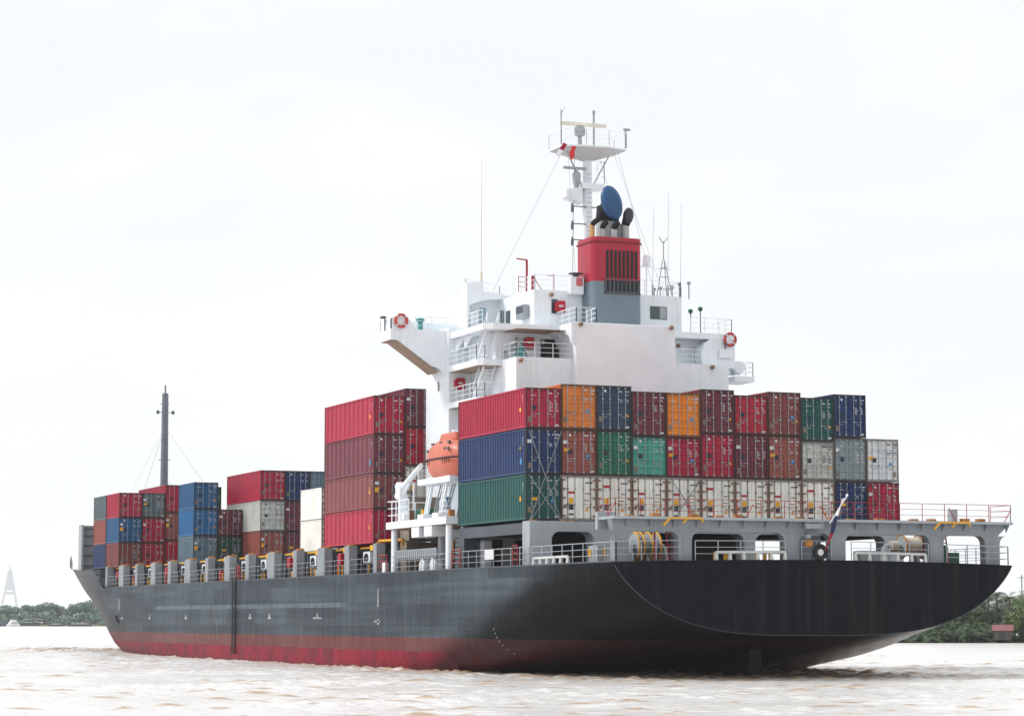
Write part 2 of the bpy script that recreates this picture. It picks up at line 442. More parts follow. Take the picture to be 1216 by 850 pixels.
# far bank on the left: heights read from the skyline of the photograph
far = [(-70, 10, 11), (-38, 11, 13), (-8, 9.5, 11), (14, 9.2, 10), (27, 9.0, 9), (41, 8.6, 8), (55, 10.5, 10), (68, 9.6, 9), (80, 7.4, 8), (92, 9.8, 10), (104, 12.5, 12), (117, 11, 11), (131, 9.5, 11), (150, 11, 12), (176, 12, 13), (205, 10, 12)]
place = ['beside the ship bow', 'second tree left of the ship bow', 'tallest tree, third left of the ship bow', 'fourth tree left of the ship bow', 'lowest gap tree on the left bank', 'tree right of the left bank dip', 'rounded tree midway along the left bank', 'short tree behind the small grey roof', 'tree behind the white boat', 'tree below the bridge tower']
for i, (u, h, w) in enumerate(far):
    p = at(u, 1450+(i % 3)*10, 1.4); h *= 1.08; w *= 1.45
    lab = {14: 'hazy tree rising just right of the white boat', 27: 'hazy rounded tree just right of the bridge tower', 41: 'low hazy tree behind the thatched boat shed', 55: 'tall hazy tree in the middle of the left bank',
           68: 'hazy tree left of the low dip in the treeline', 80: 'shortest hazy tree in the dip of the treeline', 92: 'hazy tree right of the dip, above the moored barges', 104: 'tallest hazy tree beside the grey ship bow', 117: 'hazy tree partly cut off by the ship bow',
           -8: 'hazy tree at the left edge of the picture'}.get(u, 'hazy broadleaf tree hidden or out at the end of the left bank')
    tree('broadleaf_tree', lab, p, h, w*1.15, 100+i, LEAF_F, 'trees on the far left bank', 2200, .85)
ug = MB()
for i in range(22):
    u = -120+i*17; mb, _ = crown_mesh(300+i % 6, 4.6+(i*7 % 4)*.9, 15, 420, .85); c0 = at(u, 1436+(i % 3)*4, .6)
    ug.add([Vector(p)+c0 for p in mb.v], mb.f)
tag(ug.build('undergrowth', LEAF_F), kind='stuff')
# near bank on the right: nipa palms, bushes, one bright tree
rg = random.Random(5)
tk = MB()
for row, (d, th, fl) in enumerate(((393, .2, 3.6), (396, 1.0, 3.9), (400, 1.9, 4.1), (405, 2.9, 4.1), (410, 3.9, 4.0), (416, 4.7, 3.9))):
    for k in range(29):
        u = 1035+k*9.2+rg.uniform(-4, 4)+row*4
        if row == 0 and 1172 < u < 1206: continue
        cap = float(np.interp(u, [1070, 1095, 1125, 1150, 1216, 1300], [.35, .55, .8, 1.0, 1.05, 1.05]))
        pm = palm_mesh(400+(k*3+row) % 11, fl*rg.uniform(.85, 1.1), 15, .62 if row else .85); c0 = at(u, d+rg.uniform(-2, 2), .5+th*1.3*cap*rg.uniform(.7, 1.1)); q = Matrix.Rotation(rg.uniform(0, 6.28), 3, 'Z')
        tk.add([q @ Vector(p)+c0 for p in pm.v], pm.f); tk.bar((c0.x, c0.y, .2), tuple(c0), .12, 5)
tag(tk.build('palm_thicket', PALM), kind='stuff')
for i, (u, d, th, fl, lab) in enumerate([(1130, 401, 4.6, 3.3, 'lone palm rising from the thicket nearest the ship stern'), (1149, 399, 5.6, 3.4, 'palm with arching fronds on the skyline between stern and red roof'), (1166, 402, 6.3, 3.3, 'palm standing above the thicket just before the red roofed house'),
        (1181, 403, 6.6, 3.4, 'palm directly above the red house roof'), (1196, 400, 6.4, 3.2, 'palm leaning close to the thin utility pole'), (1112, 400, 3.1, 3.0, 'small palm low at the downstream end of the thicket by the hull'), (1158, 394, 1.6, 3.2, 'short pale fronded palm low at the water before the red roofed house')]):
    palm('palm_tree', lab, at(u, d, .5), th, fl, 16, 440+i, .65, 'palms above the thicket')
for k, (u, d, h, w, m, lab) in enumerate([(1213, 393, 6.6, 5.6, LEAF_Y, 'bright yellow-green leafy tree right of the red roofed house'), (1092, 396, 2.6, 5, LEAF, 'dark low bush at the water by the ship stern'), (1118, 395, 3.2, 6, LEAF, 'dark bush at the water left of the red roofed house'), (1150, 395, 3.0, 6, LEAF, 'dark bush between palms close left of the red roofed house'),
        (1166, 404, 4.5, 6, LEAF, 'dark green bush behind the red roofed house'), (1040, 396, 2.5, 6, LEAF, 'low bush hidden behind the ship stern'), (1010, 398, 3.5, 7, LEAF, 'bush hidden far behind the ship stern'), (970, 398, 4.5, 8, LEAF, 'tree hidden behind the ship transom'), (1250, 396, 7, 8, LEAF, 'tree beyond the right picture edge'), (1290, 398, 8, 9, LEAF, 'tall tree beyond the right picture edge')]):
    tree('leafy_tree' if h > 4 else 'bush', lab, at(u, d, .4), h, w, 600+k, m, 'bushes on the right bank', 1500, .26)

# red roofed house on the right bank
def house():
    p = at(1187.5, 391, -.45); r = empty('riverside_house', p); r.rotation_euler.z = -yaw-math.atan((1190-608)/2983.96)
    tag(r, 'small stilt house with faded red roof among palms on the right bank', 'house')
    wal = mat('house_boards', (80, 74, 68), .8, var=.25, streak=.3)
    MB().box(-1.6, 1.6, -1.35, 1.35, .9, 2.35).build('wall', wal, r)
    rf = MB(); rf.prism([(-1.9, 2.3), (1.9, 2.3), (1.9, 2.38), (.2, 3.25), (-.2, 3.25), (-1.9, 2.38)], 'y', -1.65, 1.65)
    rf.build('roof', mat('red_roof_sheet', (132, 84, 84), .6, var=.15, streak=.2), r)
    for x in (-1.5, 0, 1.5):
        for y in (-1.2, 1.2): MB().bar((x, y, -.6), (x, y, .9), .08).build('stilt', BARK, r)
    MB().box(-1.64, -1.6, -.3, .45, .95, 2.0).build('door', mat('house_door', (60, 62, 64), .7), r)
    MB().box(-1.63, -1.6, .7, 1.15, 1.3, 1.9).build('window', GLASS, r)
house()
def pole():
    p = at(1211, 398, 0); r = empty('utility_pole', p); tag(r, 'tall thin grey utility pole above the palms at the right edge', 'utility pole')
    MB().bar((0, 0, 0), (0, 0, 10.6), .13, 8, .09).build('mast', GREY, r)
    MB().box(-.05, .05, -.7, .7, 10.1, 10.2).build('crossarm', GREY, r)
pole()

# cable stayed bridge tower far upriver
def tower():
    d = 5000; p = at(14, d, 0); r = empty('bridge_tower', p); r.rotation_euler.z = -yaw-math.atan((14-608)/2983.96)
    tag(r, 'pale A-shaped cable stayed bridge tower fading into haze on the left', 'bridge tower')
    cm = mat('tower_concrete', (206, 210, 212), .8, var=.04); r.scale = (1.93, 1.93, 1.93)
    H_ = 58.0
    for sd, nm in ((-1, 'leg'), (1, 'leg')):
        mb = MB(); mb.bar((0, sd*10.5, 0), (0, sd*4.4, 32), 2.0, 4, 1.7); mb.bar((0, sd*4.4, 32), (0, sd*1.1, 53), 1.7, 4, 1.2); mb.build('leg', cm, r)
    MB().box(-1.3, 1.3, -5.2, 5.2, 27.5, 30.5).build('crossbeam', cm, r)
    MB().prism([(-5.6, 26.), (5.6, 26.), (2.2, 53), (0, H_), (-2.2, 53)], 'x', -.9, .9).build('web', cm, r) if False else None
    MB().bar((0, 0, 50), (0, 0, H_), 2.2, 8, .3).build('spire', cm, r)
    mb = MB()
    for k in range(9):
        for sd in (-1, 1): mb.bar((0, 0, 50-k*2.2), (0, sd*(22+k*14), 12.5), .035, 4)
    mb.build('stay_cable', cm, r)
    MB().box(-5, 5, -160, 160, 10.5, 12.5).build('deck', cm, r)
    MB().prism([(-4.4, 32), (4.4, 32), (1.1, 53), (-1.1, 53)], 'x', -.7, .7).build('infill_wall', cm, r)
tower()

# boats on the left bank
def hull_poly(mb, L, w, h, z0=-.25):
    n = 10; v = []; f = []
    for i in range(n+1):
        q = i/n; b = w/2*(1-max(0, (abs(q-.5)-.25)/.25)**2*.85)
        sh = h*(1+.35*abs(2*q-1)**2)
        v += [(0-L/2+L*q, -b, sh), (-L/2+L*q, -b*.6, z0), (-L/2+L*q, b*.6, z0), (-L/2+L*q, b, sh)]
    for i in range(n):
        for k in range(3): f.append((4*i+k, 4*i+4+k, 4*i+5+k, 4*i+1+k))
        f.append((4*i+3, 4*i+7, 4*i+4, 4*i))
    f += [(0, 1, 2, 3), (4*n+3, 4*n+2, 4*n+1, 4*n)]
    mb.add(v, f)
def boat(name, label, u, d_, L, w, h, hm, cabins, group=None, rz=1.2, cat='boat'):
    d = d_*1.64; r = empty(name, at(u, d, 0)); r.rotation_euler.z = rz; r.scale = (.95,)*3; tag(r, label, cat, group)
    mb = MB(); hull_poly(mb, L, w, h); mb.build('hull', hm, r)
    for nm, m, bx in cabins:
        mb = MB(); mb.box(*bx); mb.build(nm, m, r, bevel=.08)
    return r
BW = mat('boat_white', (228, 228, 226), .5, var=.06); BD = mat('boat_dark', (58, 62, 70), .6, var=.2); BG = mat('barge_roof', (150, 150, 148), .7, var=.2); BB = mat('boat_blue', (60, 90, 130), .6)
boat('motor_boat', 'white two storey motor boat moored at the left bank', 19, 845, 9, 3.0, 1.0, BW, [('cabin', BW, (-2.8, 2.6, -1.2, 1.2, 1.0, 2.6)), ('window', GLASS, (-2.6, 2.4, -1.22, 1.22, 1.7, 2.2)), ('upper_cabin', BW, (-1.6, 1.6, -1.0, 1.0, 2.62, 3.7)), ('mast', BW, (-.05, .05, -.05, .05, 3.7, 5.2))], rz=2.0)
boat('wooden_boat', 'dark wooden boat moored left of the white motor boat', 6, 850, 11, 2.6, .9, BD, [('cabin', BB, (-2, 3.4, -.9, .9, .9, 2.0))], rz=1.35)
boat('barge', 'dark barge with pale rounded cargo roof moored left of the ship bow', 98, 842, 13.5, 3.6, 1.0, BD, [('roof', BG, (-4.6, 4.8, -1.4, 1.4, 1.02, 1.9)), ('cabin', BD, (4.9, 6.2, -1.1, 1.1, 1.02, 2.3))], 'barges at the left bank', 1.25, 'barge')
boat('barge', 'low dark barge with small grey roof left of the larger barge', 70, 846, 9.5, 3.2, .8, BD, [('roof', BG, (-2.6, 3.2, -1.3, 1.3, .82, 1.7))], 'barges at the left bank', 1.35, 'barge')
def shed():
    r = empty('boat_shed', at(42, 1424, .6)); r.scale = (1.1,)*3; r.rotation_euler.z = -yaw+.19
    tag(r, 'small open boat shed with pale flat roof at the left bank', 'shed')
    MB().box(-2, 2, -4.6, 4.6, 2.9, 3.25).build('roof', BG, r)
    for y in (-4, 0, 4): MB().bar((0, y, -.5), (0, y, 2.9), .14).build('post', BARK, r)
    MB().box(1.0, 1.2, -4, 4, 0, 1.2).build('wall', BD, r)
shed()

# ================================================================== the ship
ship = empty('container_ship', (0, 0, 0))
tag(ship, 'grey and black container ship with white bridge and red funnel, seen from its port stern', 'container ship')

def hull_material():
    m = bpy.data.materials.new('hull_paint'); m.use_nodes = True
    t = m.node_tree; b = t.nodes['Principled BSDF']
    b.inputs['Roughness'].default_value = .45; b.inputs['Specular IOR Level'].default_value = .05
    tc = N(t, 'ShaderNodeTexCoord'); sp = N(t, 'ShaderNodeSeparateXYZ'); t.links.new(tc.outputs['Object'], sp.inputs[0])
    def noise(scale, sc=(1, 1, 1), det=5, rough=.6):
        mp = N(t, 'ShaderNodeMapping'); mp.inputs['Scale'].default_value = sc
        n = N(t, 'ShaderNodeTexNoise'); n.inputs['Scale'].default_value = scale; n.inputs['Detail'].default_value = det; n.inputs['Roughness'].default_value = rough
        t.links.new(tc.outputs['Object'], mp.inputs[0]); t.links.new(mp.outputs[0], n.inputs['Vector']); return n.outputs['Fac']
    def rng_(src, a, bb, c, d, smooth=False):
        r = N(t, 'ShaderNodeMapRange'); r.interpolation_type = 'SMOOTHSTEP' if smooth else 'LINEAR'
        for i, v in enumerate((a, bb, c, d)): r.inputs[i+1].default_value = v
        t.links.new(src, r.inputs[0]); return r.outputs[0]
    def math_(op, a, bb):
        n = N(t, 'ShaderNodeMath', operation=op)
        for i, v in enumerate((a, bb)):
            if isinstance(v, (int, float)): n.inputs[i].default_value = v
            else: t.links.new(v, n.inputs[i])
        return n.outputs[0]
    def mix(f, a, bb):
        n = N(t, 'ShaderNodeMixRGB')
        for i, v in enumerate((f, a, bb)):
            if isinstance(v, tuple): n.inputs[i].default_value = v
            elif isinstance(v, (int, float)): n.inputs[i].default_value = v
            else: t.links.new(v, n.inputs[i])
        return n.outputs[0]
    L = lambda *c: s2l(c)+(1,)
    X, Y, Z = sp.outputs
    big = noise(.12); fine = noise(.9); vert = noise(1.0, (1.6, 1.6, .10), 6, .7); hor = noise(1.0, (.045, .045, 1.5), 3)
    grey = mix(rng_(big, .35, .65, 0, 1), L(56, 65, 72), L(74, 84, 91))
    grey = mix(rng_(hor, .42, .60, 0, .5), grey, L(92, 103, 110))
    # plate rows repainted in slightly different greys
    br = N(t, 'ShaderNodeTexBrick'); br.inputs['Scale'].default_value = 1; br.inputs['Mortar Size'].default_value = .012
    br.inputs['Brick Width'].default_value = 9.0; br.inputs['Row Height'].default_value = 1.55
    br.inputs['Color1'].default_value = (.0, .0, .0, 1); br.inputs['Color2'].default_value = (1, 1, 1, 1); br.inputs['Mortar'].default_value = (.2, .2, .2, 1)
    cb = N(t, 'ShaderNodeCombineXYZ'); t.links.new(X, cb.inputs[0]); t.links.new(Z, cb.inputs[1]); t.links.new(cb.outputs[0], br.inputs['Vector'])
    grey = mix(math_('MULTIPLY', br.outputs['Color'], .72), grey, L(42, 50, 57))
    grey = mix(math_('MULTIPLY', br.outputs['Fac'], .55), grey, L(36, 42, 48))
    # the long rubbing strip, lighter
    st = math_('MULTIPLY', rng_(Z, 4.48, 4.52, 0, 1), rng_(Z, 4.84, 4.88, 1, 0))
    st = math_('MULTIPLY', st, math_('MULTIPLY', rng_(X, 33, 36, 0, 1), rng_(X, 93.5, 94, 1, 0)))
    grey = mix(math_('MULTIPLY', st, rng_(fine, .3, .6, .3, .85)), grey, L(104, 118, 126))
    grey = mix(rng_(vert, .50, .74, 0, .55), grey, L(36, 40, 45))
    grey = mix(rng_(vert, .46, .30, 0, .35), grey, L(96, 106, 112))
    grey = mix(math_('MULTIPLY', rng_(noise(.35), .52, .68, 0, .75), rng_(Z, 5.5, 2.5, 0, 1)), grey, L(66, 58, 56))
    grey = mix(math_('MULTIPLY', rng_(X, 116, 138, 0, .6), rng_(fine, .3, .6, .5, 1)), grey, L(128, 112, 104))  # brown light off the muddy water, painted on the bow flare
    # hull turns black aft, below an oblique ragged edge; bits of grey touch-up in it
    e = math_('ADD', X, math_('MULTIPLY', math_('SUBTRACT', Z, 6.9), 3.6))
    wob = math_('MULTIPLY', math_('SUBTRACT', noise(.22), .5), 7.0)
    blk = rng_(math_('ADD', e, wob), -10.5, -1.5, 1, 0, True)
    # starboard quarter pale right aft: bright water glare painted into the colour
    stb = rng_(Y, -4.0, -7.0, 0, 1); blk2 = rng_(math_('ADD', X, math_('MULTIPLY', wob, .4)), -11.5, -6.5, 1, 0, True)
    blk = mix(stb, blk, blk2); sheen = math_('MULTIPLY', stb, rng_(X, 8, 22, 1, 0))
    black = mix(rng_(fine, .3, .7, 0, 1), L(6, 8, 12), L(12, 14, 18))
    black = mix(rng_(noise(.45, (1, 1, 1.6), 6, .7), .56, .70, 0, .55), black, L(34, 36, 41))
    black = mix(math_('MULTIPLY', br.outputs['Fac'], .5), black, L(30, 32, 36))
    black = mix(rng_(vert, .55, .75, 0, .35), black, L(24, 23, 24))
    top = mix(blk, mix(sheen, grey, L(184, 184, 185)), black)
    rust = math_('MULTIPLY', rng_(noise(1.0, (1.1, 1.1, .16), 5, .7), .62, .74, 0, .7), rng_(Z, 4.5, 6.9, 0, 1))
    top = mix(rust, top, L(112, 82, 66))
    # boot topping
    bt = mix(rng_(vert, .4, .68, 0, 1), L(112, 62, 60), L(86, 48, 50))
    bt = mix(rng_(big, .45, .7, 0, .4), bt, L(126, 98, 92))
    rd = mix(rng_(noise(1.0, (.5, .5, .35), 6, .65), .40, .66, 0, 1), L(140, 30, 50), L(94, 36, 44))
    rd = mix(rng_(vert, .56, .7, 0, .6), rd, L(120, 84, 84))
    low = mix(rng_(math_('ADD', Z, math_('MULTIPLY', math_('SUBTRACT', noise(.7), .5), .16)), 1.34, 1.39, 0, 1), rd, bt)
    low = mix(math_('MULTIPLY', blk, .8), low, L(40, 12, 20))  # red darkened towards the stern: shade of the run painted in
    low = mix(math_('MULTIPLY', sheen, rng_(X, -8, -2, 0, .9)), low, L(186, 178, 176))  # red bleached pale on the starboard quarter by the painted glare
    low = mix(rng_(Z, .0, .38, .75, 0), low, L(92, 50, 48))
    col = mix(rng_(Z, 2.30, 2.34, 0, 1), low, top)
    t.links.new(col, b.inputs['Base Color'])
    t.links.new(rng_(sheen, 0, 1, .05, .7), b.inputs['Specular IOR Level']); t.links.new(rng_(sheen, 0, 1, .45, .24), b.inputs['Roughness'])
    bp = N(t, 'ShaderNodeBump'); bp.inputs['Strength'].default_value = .6; bp.inputs['Distance'].default_value = .09
    t.links.new(noise(.55, (1, 1, .7), 3), bp.inputs['Height']); t.links.new(bp.outputs[0], b.inputs['Normal'])
    return m
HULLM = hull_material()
def transom_material():
    m = mat('transom_black', (15, 18, 26), .5, var=.15, streak=.34, scol=(84, 66, 52), scale=.5, spec=.08)
    for n in m.node_tree.nodes:
        if n.type == 'MAPPING': n.inputs['Scale'].default_value = (1.5, 1.5, .05)
    return m
TRM = transom_material()

def zdeck(x):
    return float(np.interp(x, [-20, 116.9, 121.4, 136, 144, 168], [ZD, ZD, 8.9, 9.05, 9.4, 9.6]))
def build_hull():
    nu, nv = 150, 26
    mids = [XT+(64-XT)*(k/49)**1.0 for k in range(50)]
    cols = []
    for i in range(nu+1):
        if i < 50: cols.append(('m', mids[i]))
        else: cols.append(('b', (i-49)/(nu-49)))
    P = []
    for kind, q in cols:
        row = []
        for j in range(nv+1):
            tt = j/nv
            if kind == 'm':
                x = q; zb, a, b, B = stern(x); tt = math.sin(tt*math.pi/2)**1.15 if x < 40 else tt
                z = ZD-(ZD-max(zb, -3.2))*tt; y = half(x, z)
            else:
                s_ = q**.8
                # iterate as x depends on z and the deck line on x
                x = 64+(163-64)*s_
                for _ in range(5):
                    zt = zdeck(x); z = zt-(zt+3.2)*tt; xs, n, xe = bow(z); x = 64+(xe-64)*s_
                zb, a, b, B = stern(x)
                d = max(0, (ZD-z)/(ZD-zb)); y = B*(1-min(1, d)**b)**(1/a) if d > 0 else B
                if x > xs: y *= max(0, 1-min(1, (x-xs)/(xe-xs))**n)
            row.append((x, y, z))
        P.append(row)
    mb = MB(); v = []; f = []
    for sd in (1, -1):
        o = len(v)
        for row in P: v += [(x, YC+sd*y, z) for x, y, z in row]
        for i in range(nu):
            for j in range(nv):
                a = o+i*(nv+1)+j; f.append((a, a+1, a+nv+2, a+nv+1) if sd > 0 else (a, a+nv+1, a+nv+2, a+1))
    mb.add(v, f)
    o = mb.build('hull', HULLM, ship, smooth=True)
    bm = bmesh.new(); bm.from_mesh(o.data); bmesh.ops.remove_doubles(bm, verts=bm.verts, dist=.002); bm.to_mesh(o.data); bm.free()
    # transom plate
    sec = P[0]
    port = [(YC+y, z) for x, y, z in sec]
    top = [(YC-13.6+27.2*k/16, ZD+.22*(1-((k-8)/8)**2)) for k in range(17)]
    bot = port[1:]; star = [(2*YC-y, z) for y, z in bot][::-1]
    poly = top+bot+star[1:] if abs(star[0][0]-bot[-1][0]) < 1e-3 else top+bot+star
    MB().prism(poly[:-1] if poly[0] == poly[-1] else poly, 'x', XT-.12, XT+.05).build('transom', TRM, ship)
    # thin pale weld line along the transom knuckle
    mb = MB(); pts = [(XT-.13, y, z) for y, z in bot]+[(XT-.13, y, z) for y, z in star]
    for a, b in zip(pts[:-1], pts[1:]): mb.bar(a, b, .02, 4)
    mb.build('knuckle_weld', mat('weld_grey', (72, 80, 88), .5), ship)
    # main deck
    v = []; f = []; xs_ = list(np.linspace(XT, 117, 60))+list(np.linspace(119, 160, 24))
    for x in xs_:
        z = ZD if x < 117 else ZD+.3
        h = half(x, z)
        for k in range(9):
            q = k/4-1; v.append((x, YC+q*max(0, h-.03), z-.03+.2*(1-q*q)))
    for i in range(len(xs_)-1):
        for k in range(8): f.append((9*i+k, 9*i+k+1, 9*i+10+k, 9*i+9+k))
    MB().add(v, f).build('main_deck', DECKM, ship)
    # shear strake lip along the port deck edge
    mb = MB(); 
    for a, b in zip(np.linspace(XT, 112, 40)[:-1], np.linspace(XT, 112, 40)[1:]):
        mb.bar((a, YC+half(a, ZD)-.02, ZD+.03), (b, YC+half(b, ZD)-.02, ZD+.03), .06, 4)
    mb.build('gunwale_bar', DGREY, ship)
build_hull()
# rudder and skeg seen below the transom
mb = MB(); mb.prism([(-5.2, -2.5), (-5.2, 1.45), (-3.0, 1.4), (-2.4, -2.5)], 'y', YC-.22, YC+.22)
mb.build('rudder', mat('rudder_red', (128, 26, 38), .5, var=.2), ship)
mb = MB(); mb.prism([(-6, 2.3), (-5.5, -2.5), (16, -2.5), (16, .6), (4, 1.4)], 'y', YC-.45, YC+.45); mb.build('skeg', mat('skeg_red', (40, 18, 24), .5, var=.2), ship)

# marks painted on the side
def mark(mb, x, z, kind=0, y=None):
    y = YC+half(x, z)+.004 if y is None else y
    if kind == 0:   # tug push mark: a T with a bar over
        mb.box(x-.42, x+.42, y, y+.012, z-.20, z-.02); mb.box(x-.16, x+.16, y, y+.012, z-.02, z+.24)
mb = MB(); [mark(mb, x, z) for x, z in ((95.8, 3.79), (81.7, 3.79), (60.1, 3.82), (54.3, 3.82), (109, 3.8))]
mark(mb, 41.1, 3.82); mb.box(40.0, 42.2, YC+BH+.005, YC+BH+.016, 3.62, 3.74)
mb.build('tug_mark', mat('worn_marking', (152, 158, 162), .6, var=.2), ship)
mb = MB(); 
for x, z0, z1, w in ((109.0, 4.5, 5.7, .12), (26.4, 4.5, 5.8, .10), (70.6, 1.75, 3.4, .03)): mb.box(x-w, x+w, YC+half(x, z0)+.005, YC+half(x, z1)+.03, z0, z1)
mb.box(26.0, 27.3, YC+BH+.005, YC+BH+.02, 3.35, 3.5); mb.box(26.2, 26.6, YC+BH+.005, YC+BH+.02, 3.2, 3.6)
mb.build('side_stripe', mat('worn_marking', (152, 158, 162), .6), ship)
mb = MB()
for k in range(9):
    z = 2.95-k*.26; x = 3.7-.9*k*.18; y = YC+half(x, z); mb.box(x-.06, x+.06, y-.02, y+.02, z-.035, z+.035)
mb.build('draught_mark', mat('worn_marking', (152, 158, 162), .6), ship)
# rope pilot ladder against the side
mb = MB()
for dx in (-.52, .52): mb.bar((64.9+dx, YC+BH+.09, 7.2), (64.9+dx, YC+BH+.09, .65), .045, 6)
for k in range(17): mb.box(64.36, 65.44, YC+BH+.03, YC+BH+.17, .75+k*.38, .83+k*.38)
mb.build('pilot_ladder', mat('ladder_rope_dark', (38, 38, 42), .8), ship)
mb = MB(); mb.rail([(65.5, 14.2, 6.95), (64.3, 14.2, 6.95)], 1.25, .6, .05); mb.build('ladder_gate', REDSTEEL, ship)

# bow: anchor, breakwater, forecastle rail
mb = MB(); mb.bar((112, YC+half(112, 4)+.1, 4.0), (112, YC+half(112, 3.3)+.1, 3.3), .10); mb.bar((111.3, YC+half(111.3, 3.1)+.1, 3.4), (112.4, YC+half(112.4, 3.1)+.1, 3.2), .12)
mb.build('anchor', VDARK, ship)
mb = MB(); mb.box(136, 136.25, -12.2, 12.62, 8.5, 14.2)
for z in (8.7, 9.8, 11.0, 12.1, 13.2, 14.0): mb.box(135.75, 136, -12.2, 12.62, z-.09, z+.09)
mb.build('breakwater', GREY, ship)
mb = MB(); mb.box(135.0, 136.5, 12.62, 12.85, 8.6, 14.25); mb.build('breakwater_wing', LGREY, ship)
mb = MB(); mb.prism([(136.5, 8.6), (142.5, 8.7), (140.5, 9.7), (137.8, 10.4), (136.5, 12.6)], 'y', 11.6, 11.8); mb.build('breakwater_stay', DGREY, ship)
mb = MB(); mb.rail([(139, 13.0, 9.2), (143, 12.4, 9.6), (147, 11.4, 10.0)], 1.0, 1.1, .035); mb.build('bow_rail', GREY, ship)
mb = MB(); mb.box(117.2, 126, 12.6, 12.8, 6.95, 9.0); mb.build('bow_coaming', DGREY, ship)
# fore mast
mb = MB(); mb.bar((147, .4, 9), (147, .4, 30.6), .56, 12, .38); mb.bar((147, .4, 30.6), (147, .4, 31.6), .1, 6)
mb.build('fore_mast', mat('mast_grey', (112, 120, 130), .5, var=.1), ship, angle=40)
mb = MB()
for z, w in ((29.3, .55), (28.3, .95), (22.6, .75)): mb.bar((147, .4-w, z), (147, .4+w, z), .05)
for z in (28.3,): mb.box(146.6, 147.0, 1.2, 1.46, 28.1, 28.5); mb.box(146.6, 147.0, -.66, -.4, 28.1, 28.5)
for k in range(40): mb.bar((146.4, .15, 9.5+k*.5), (146.4, .65, 9.5+k*.5), .03)
mb.build('mast_fitting', DGREY, ship)
mb = MB()
for p in ((140, 10.2, 10), (140, -9.6, 10), (158, 3, 10.6)): mb.bar((147, .4, 26.6), p, .018, 4); mb.bar((147, .4, 20.6), Vector((147, .4, 10)).lerp(Vector(p), .75)+Vector((0, 0, 0)), .016, 4)
mb.build('fore_stay', GALV, ship)

# ------------------------------------------------ port side passage: cargo posts, coaming, fittings
POSTS = [(117.0, .95), (110.75, 2.2), (103.6, 1.1), (97.0, 2.0), (90.1, 1.1), (83.7, 2.2), (76.3, 1.1), (69.7, 1.8), (62.9, 1.1), (56.2, 2.2), (48.8, 1.05), (42.3, 2.0), (35.4, 1.2), (28.6, .85)]
for x, w in POSTS:
    MB().box(x-w*.92, x, 13.42, 14.12, 6.8, 9.14).build('cargo_post', mat('post_paint', (136, 142, 147), .5, var=.12, streak=.45), ship, bevel=.03)
    MB().box(x-w+.1, x-.08, 13.45, 13.95, 9.142, 9.2).box(x-w+.12, x-w+.4, 13.5, 13.8, 9.19, 9.3).box(x-.5, x-.2, 13.6, 13.9, 9.19, 9.28).build('lashing_seat', TAN, ship)
mb = MB(); mb.box(28.0, 126.5, 11.55, 11.75, 6.8, 8.9)
for k in range(60): mb.box(28.6+k*1.62, 28.75+k*1.62, 11.74, 12.05, 6.9, 8.88)
mb.build('hatch_coaming', DGREY, ship)
for i, x0 in enumerate((28.2, 44.4, 58.6, 72.4, 85.9, 99.9, 113.4)):
    MB().box(x0, x0+12.6, -13.4, 11.0, 8.86, 9.15).build('hatch_cover', DGREY, ship)
for x, w in POSTS[:-1]: MB().box(x-w+.02, x-.02, 10.9, 13.36, 8.6, 8.98).build('cross_beam', DGREY, ship)
VENT = None
for i, ((xa, wa), (xb, wb)) in enumerate(zip(POSTS[:-1], POSTS[1:])):
    lo, hi = xb, xa-wa; mid = (lo+hi)/2; L = hi-lo
    mb = MB(); mb.rail([(lo, 14.1, 6.93), (hi, 14.1, 6.93)], 1.15, 1.25, .022); mb.build('deck_rail', LGREY, ship)
    r2 = random.Random(i)
    if i % 7 != 6:
        mb = MB(); w = min(1.6, L*.4); x0 = hi-w-.1-r2.random()*.3; mb.box(x0, x0+w, 12.55, 13.1, 7.85, 8.7); o = mb.build('vent_box', WHITE, ship, bevel=.05)
        MB().prism([(x0+.3, 7.95)]+[(x0+.3+(w-.6)*.5*(1-math.cos(math.pi*k/8)), 8.25+.3*math.sin(math.pi*k/8)) for k in range(9)]+[(x0+w-.3, 7.95)], 'y', 13.1, 13.13).build('vent_louvre', VDARK, o)
    if i in (0, 3, 9, 11): MB().box(hi-L*.42, hi-L*.42+.8, 13.0, 13.5, 7.85, 8.65).build('hose_box', RED, ship, bevel=.06)
    mb = MB()
    for k in range(2 if i % 3 else 1): xx = lo+L*(.5+.2*k+.08*r2.random()); MB().bar((xx, 13.4, 6.9), (xx, 13.4, 7.5+.25*r2.random()), .06, 6).build('valve_post', YEL, ship)
    mb = MB(); mb.box(lo+.1, hi-.2, 13.15, 13.3, 8.88, 9.0); mb.box(lo+L*.3, lo+L*.45, 13.2, 13.5, 8.7, 9.1)
    mb.build('lashing_bracket', YEL, ship)
    mb = MB(); xx = lo+L*(.2+.3*r2.random()); mb.bar((xx, 13.2, 6.9), (xx, 13.2, 7.7), .16, 8); mb.bar((xx+.5, 13.2, 6.9), (xx+.5, 13.2, 7.55), .12, 8)
    mb.build('air_vent', WHITE, ship)
    if i in (1, 3, 6, 11): MB().box(lo+L*.75, lo+L*.75+.35, 13.0, 13.4, 7.0, 8.0).build('fire_hydrant', RED, ship, bevel=.05)

